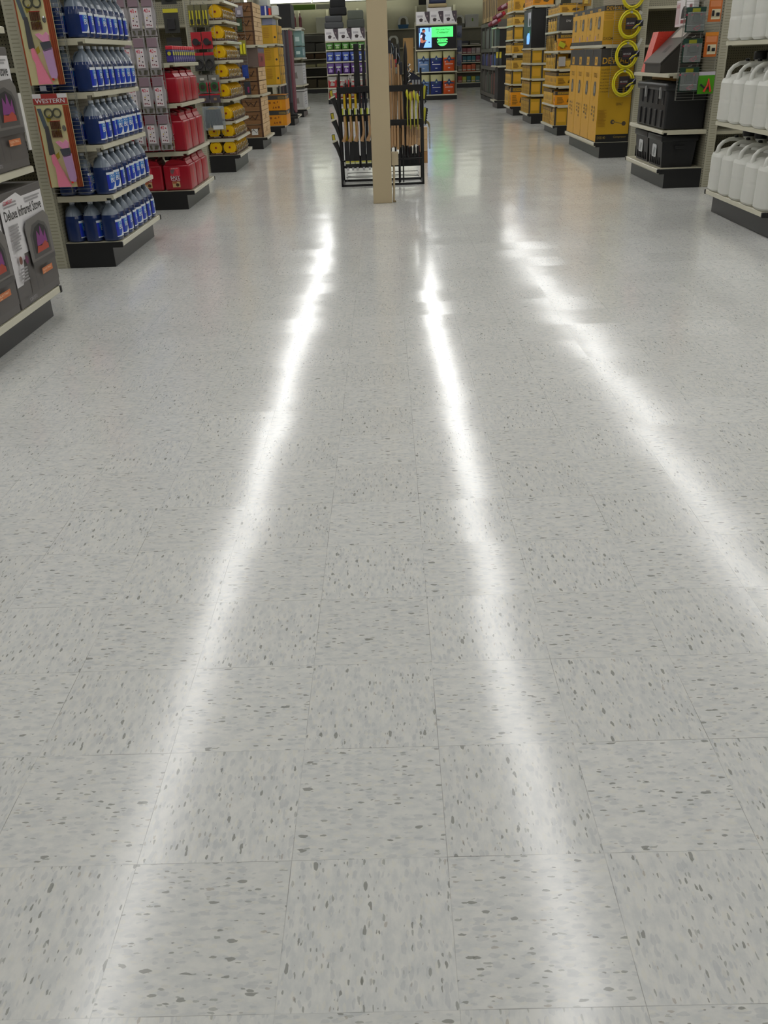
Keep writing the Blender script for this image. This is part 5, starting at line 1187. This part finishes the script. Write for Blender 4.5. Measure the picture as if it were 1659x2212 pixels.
cushion('pet_bed', 'black pet bed stacked above the left grey pet bed', 'pet bed', -1.72, -1.16, 32.75, 2.62, 3.1, '1c1c1e')
cushion('pet_bed', 'navy pet bed with tan edge lying on top above the lit screen', 'pet bed', 1.56, 2.18, 33.2, 2.76, 2.98, '9a8a66', '1d2540')
t = tag(MB().box(-.045, .045, -.03, .03, 0, ROOF+.1, M('b0ab9c', .5)).build('slim_post'), 'slim pale post rising behind the white cartons above the lit screen', 'post'); t.location = (1.56, 33.6, 0)
t = plain_box('standing_kraft_carton', 'tall brown cardboard carton standing left of the lit screen unit', 'carton', .70, 1.04, 33.0, 33.3, .0, 1.90, M('a8834e', .6))
for k in range(3):
    pack('hanging_pet_pack', f'blue-grey hanging pet pack at the right side of the lit screen, {["lowest","middle","topmost"][k]}', 'pet pack', 2.58, 32.9, 1.0+.42*k, .16, .36, M('6a6e80', .5), {'toy': lambda b, w, h: b.lathe([(.02, 0), (.07, .04), (.07, .1), (.02, .14)], M('4a5068', .5), 12, o=(0, -.03, .03), sy=.4)}, group='blue-grey hanging pet packs')
t = tag(MB().box(-.24, .24, 0, .04, 0, 1.62, BEIGE_DK).build('pegboard_stand'), 'low beige pegboard stand far behind the right half of the tool rack', 'stand'); t.location = (.27, 32.96, 0)
for k in range(3):
    pack('hanging_leash_pack', f'hanging leash pack seen right of the cream column, {["grey","blue","red"][k]}', 'pet pack', .13+.14*k, 32.93, .95+.02*k, .12, .6, M(['8a8a88', '9a9a98', '93908c'][k], .5), {'collar': lambda b, w, h, k=k: b.box(-.05, .05, -.03, -.006, .05, .3, M(['7a7f88', '3a4a7a', 'a01f2c'][k], .5), .01)}, group='hanging leash packs')

# ================================================================== BACK WALL SHELVING
YW = 43.5
def wall_unit(x0, x1, levels, label):
    loc = ((x0+x1)/2, YW, 0); t = thing('back_shelving', label, 'shelving', loc); w = (x1-x0)/2
    b = MB(); b.box(-w, w, .05, .6, 0, .17, BLACK); b.build('kick_plate', t)
    b = MB(); b.box(-w, w, 0, .6, .17, .21, BEIGE); b.build('base_deck', t)
    b = MB(); b.box(-w, w, .6, .63, 0, 3.3, M('8b8774', .6)); b.build('back_panel', t)
    for z in levels: b = MB(); b.box(-w, w, .02 if z < 2.3 else .15, .6, z-.04, z, BEIGE, .002); b.build('shelf', t)
    for s0 in (-1, 1): b = MB(); b.box(s0*w-.02, s0*w+.02, .54, .62, 0, 3.3, BEIGE); b.build('upright', t)
    return t
wall_unit(-6.2, -4.9, (.68, 1.4, 2.4), 'back wall shelving section farthest to the left')
wall_unit(-4.85, -3.7, (.68, 1.4, 2.4), 'back wall shelving section left of the folded bedding')
wall_unit(-3.65, -2.45, (.68, 1.05, 1.38, 1.66, 2.40), 'back wall shelving section with folded grey and brown bedding')
wall_unit(-2.4, -1.1, (.68, 1.68, 2.4), 'back wall shelving section behind the far left display')
wall_unit(-1.05, .15, (.68, 1.70, 2.42), 'back wall shelving section behind the cream column')
wall_unit(.2, 1.5, (.68, 1.70, 2.44), 'back wall shelving section with hooded litter pans')
wall_unit(1.55, 3.2, (.68, 1.70, 2.44), 'back wall shelving section behind the lit screen')
wall_unit(3.25, 4.6, (.65, 1.02, 1.35, 1.70, 2.40), 'back wall shelving section at the right with coloured pet goods')
wall_unit(4.65, 6.0, (.65, 1.35, 2.40), 'back wall shelving section farthest to the right')
k = 0
for (x0, x1, z0, z1, c, lb) in ((-3.55, -3.02, 1.66, 2.02, '4f4e4a', 'grey folded bed on the back wall, lower left'), (-3.0, -2.55, 1.66, 2.0, '55544f', 'grey folded bed on the back wall, lower right'), (-3.5, -2.6, 2.04, 2.33, '5b5a54', 'wide grey folded bed on the back wall, topmost'), (-3.6, -3.1, 1.38, 1.60, '4a3826', 'dark brown folded bed on the back wall, left'), (-3.05, -2.55, 1.38, 1.60, '4d3a27', 'dark brown folded bed on the back wall, right'),
     (-3.6, -3.05, 1.05, 1.17, '97936c', 'cream flat mat pile on the back wall, left'), (-3.0, -2.52, 1.05, 1.19, '9c986f', 'cream flat mat pile on the back wall, right'), (-3.6, -2.55, .68, .98, '24221c', 'long black bed on the back wall under the cream mats'), (-3.6, -3.05, .21, .58, '4d4534', 'olive brown bed on the bottom deck of the back wall, left'), (-3.0, -2.55, .21, .55, '544b38', 'olive brown bed on the bottom deck of the back wall, right')):
    t = tag(MB().box(-(x1-x0)/2, (x1-x0)/2, -.2, .2, 0, z1-z0, M(c, .85), min(.05, (z1-z0)*.3)).build('folded_pet_bed'), lb, 'pet bed', 'folded beds on the back wall'); t.location = ((x0+x1)/2, YW+.25, z0)
for (x, z, lb, c) in ((.94, 2.44, 'upper hooded litter pan with blue base on the back wall', '2b5a80'), (.49, 1.70, 'lower hooded litter pan with grey base on the back wall', '6b6a62'), (3.41, 2.40, 'hooded litter pan with grey base beside the white kennel carton', '6b6a62')):
    t = thing('litter_pan', lb, 'litter pan', (x, YW+.3, z)); b = MB(); b.add([(-.20, -.22, 0), (.20, -.22, 0), (.20, .22, 0), (-.20, .22, 0), (-.24, -.26, .15), (.24, -.26, .15), (.24, .24, .15), (-.24, .24, .15)], [(0, 3, 2, 1), (0, 1, 5, 4), (1, 2, 6, 5), (2, 3, 7, 6), (3, 0, 4, 7), (4, 5, 6, 7)], M(c, .4)); b.build('base_tray', t)
    b = MB(); o_ = [(-.24, .15), (-.20, .38), (-.12, .47), (.12, .47), (.20, .38), (.24, .15)]; i_ = [(-.13, .15), (-.11, .34), (-.05, .40), (.05, .40), (.11, .34), (.13, .15)]
    for q in range(5): b.prism([(o_[q][0], -.26, o_[q][1]), (o_[q+1][0], -.26, o_[q+1][1]), (i_[q+1][0], -.26, i_[q+1][1]), (i_[q][0], -.26, i_[q][1])], (0, .03, 0), M('c9c8be', .4))
    b.prism([(a, -.23, c_) for a, c_ in o_], (0, .46, 0), M('5c5645', .6)); b.build('hood', t)
plain_box('kennel_carton', 'white kennel carton on the back wall at the right', 'carton', 3.68, 4.26, YW+.1, YW+.5, 2.40, 2.88, M('b9b8b3', .5), None, lambda n, e, w: n.rect(.5, .45, .6, .7, M('6a8a2c', .5)))
plain_box('white_litter_carton', 'pale tall carton on the back wall at the left, above the folded beds', 'carton', -2.92, -2.5, YW+.2, YW+.5, 2.40, 3.0, M('c0bfae', .5))
r = random.Random(12)
rows = ((1.70, .18, ['2a2a38', '4a4a3f'], 2, 'black boxed pan'), (1.35, .26, ['b0a5a5', '8a4a52', 'a5626a', '9a8a8a'], 5, 'red and white pack'), (1.02, .26, ['7a2a40', '2f5f70', '2f6a78', '35707a'], 5, 'teal topped pack'), (.65, .30, ['7a7060', 'c05a35', 'd0623a', 'c05a35'], 5, 'orange litter pack'), (.21, .26, ['a03a2e', 'a8a838', '2f6a72', 'a8a838', '3a7078'], 5, 'coloured bowl pack'))
for lv, (z, h, cs, n, nm) in enumerate(rows):
    for q in range(n):
        w = 1.0/n; t = tag(MB().box(-w*.46, w*.46, -.15, .2, 0, h*r.uniform(.88, 1), M(cs[q % len(cs)], .5), .015).box(-w*.4, w*.4, -.153, -.15, h*.15, h*.3, M('b5afa5', .5)).build('pet_goods_pack'), f'{nm} on the right back wall, {nth(q)} from the left', 'pack', 'pet goods on the right back wall'); t.location = (3.36+w*(q+.5), YW+.2, z)
# signs and light valance over the back wall
t = thing('wall_sign', 'green sign panel high on the back wall at the left', 'sign', (-3.4, YW+.1, 3.30)); b = MB(); b.box(-.5, .5, 0, .03, 0, .20, M('5c7d24', .5), .002); b.build('panel', t)
t = thing('wall_sign', 'grey-beige sign panel high on the back wall, right of the green one', 'sign', (-2.45, YW+.1, 3.30)); b = MB(); b.box(-.42, .42, 0, .03, 0, .20, M('9a9a88', .5), .002); b.build('panel', t)
VG = mat('valance_glow', 'fbffef', .5, emit=2.6, var=0)
for i, (x0, x1) in enumerate(((-6, -3.05), (-3.0, -.3), (-.25, 1.4), (2.9, 6.0))):
    t = thing('valance_light', f'glowing white light box along the top of the back wall, {nth(i)} from the left', 'light', ((x0+x1)/2, YW+.05, 3.56)); w = (x1-x0)/2
    b = MB(); b.box(-w, w, .02, .3, 0, .50, VG); b.build('glowing_panel', t); b = MB(); b.box(-w, w, 0, .02, -.03, .02, M('dcdccc', .4)); b.box(-w, w, 0, .02, .48, .52, M('dcdccc', .4)); b.build('frame', t)
plain_box('dark_display_panel', 'black panel high above the lit screen, beside the slim post', 'panel', 1.62, 2.75, YW-.2, YW-.1, 3.3, 4.1, M('161617', .5), None, None, 'panel')
# goods glimpsed under the white jugs
plain_box('dark_green_carton', 'dark green carton standing behind the farthest white jug on the middle shelf', 'carton', 3.31, 3.40, 8.12, 8.36, .775, 1.34, M('31502a', .5))

# everything that stands on a shelf rests a hair above it
for o in bpy.data.objects:
    if o.parent is None and o.get('label') and o.location.z > .15 and o.name.split('.')[0] not in ('strip_light', 'valance_light', 'wall_sign'):
        o.location.z += .0015
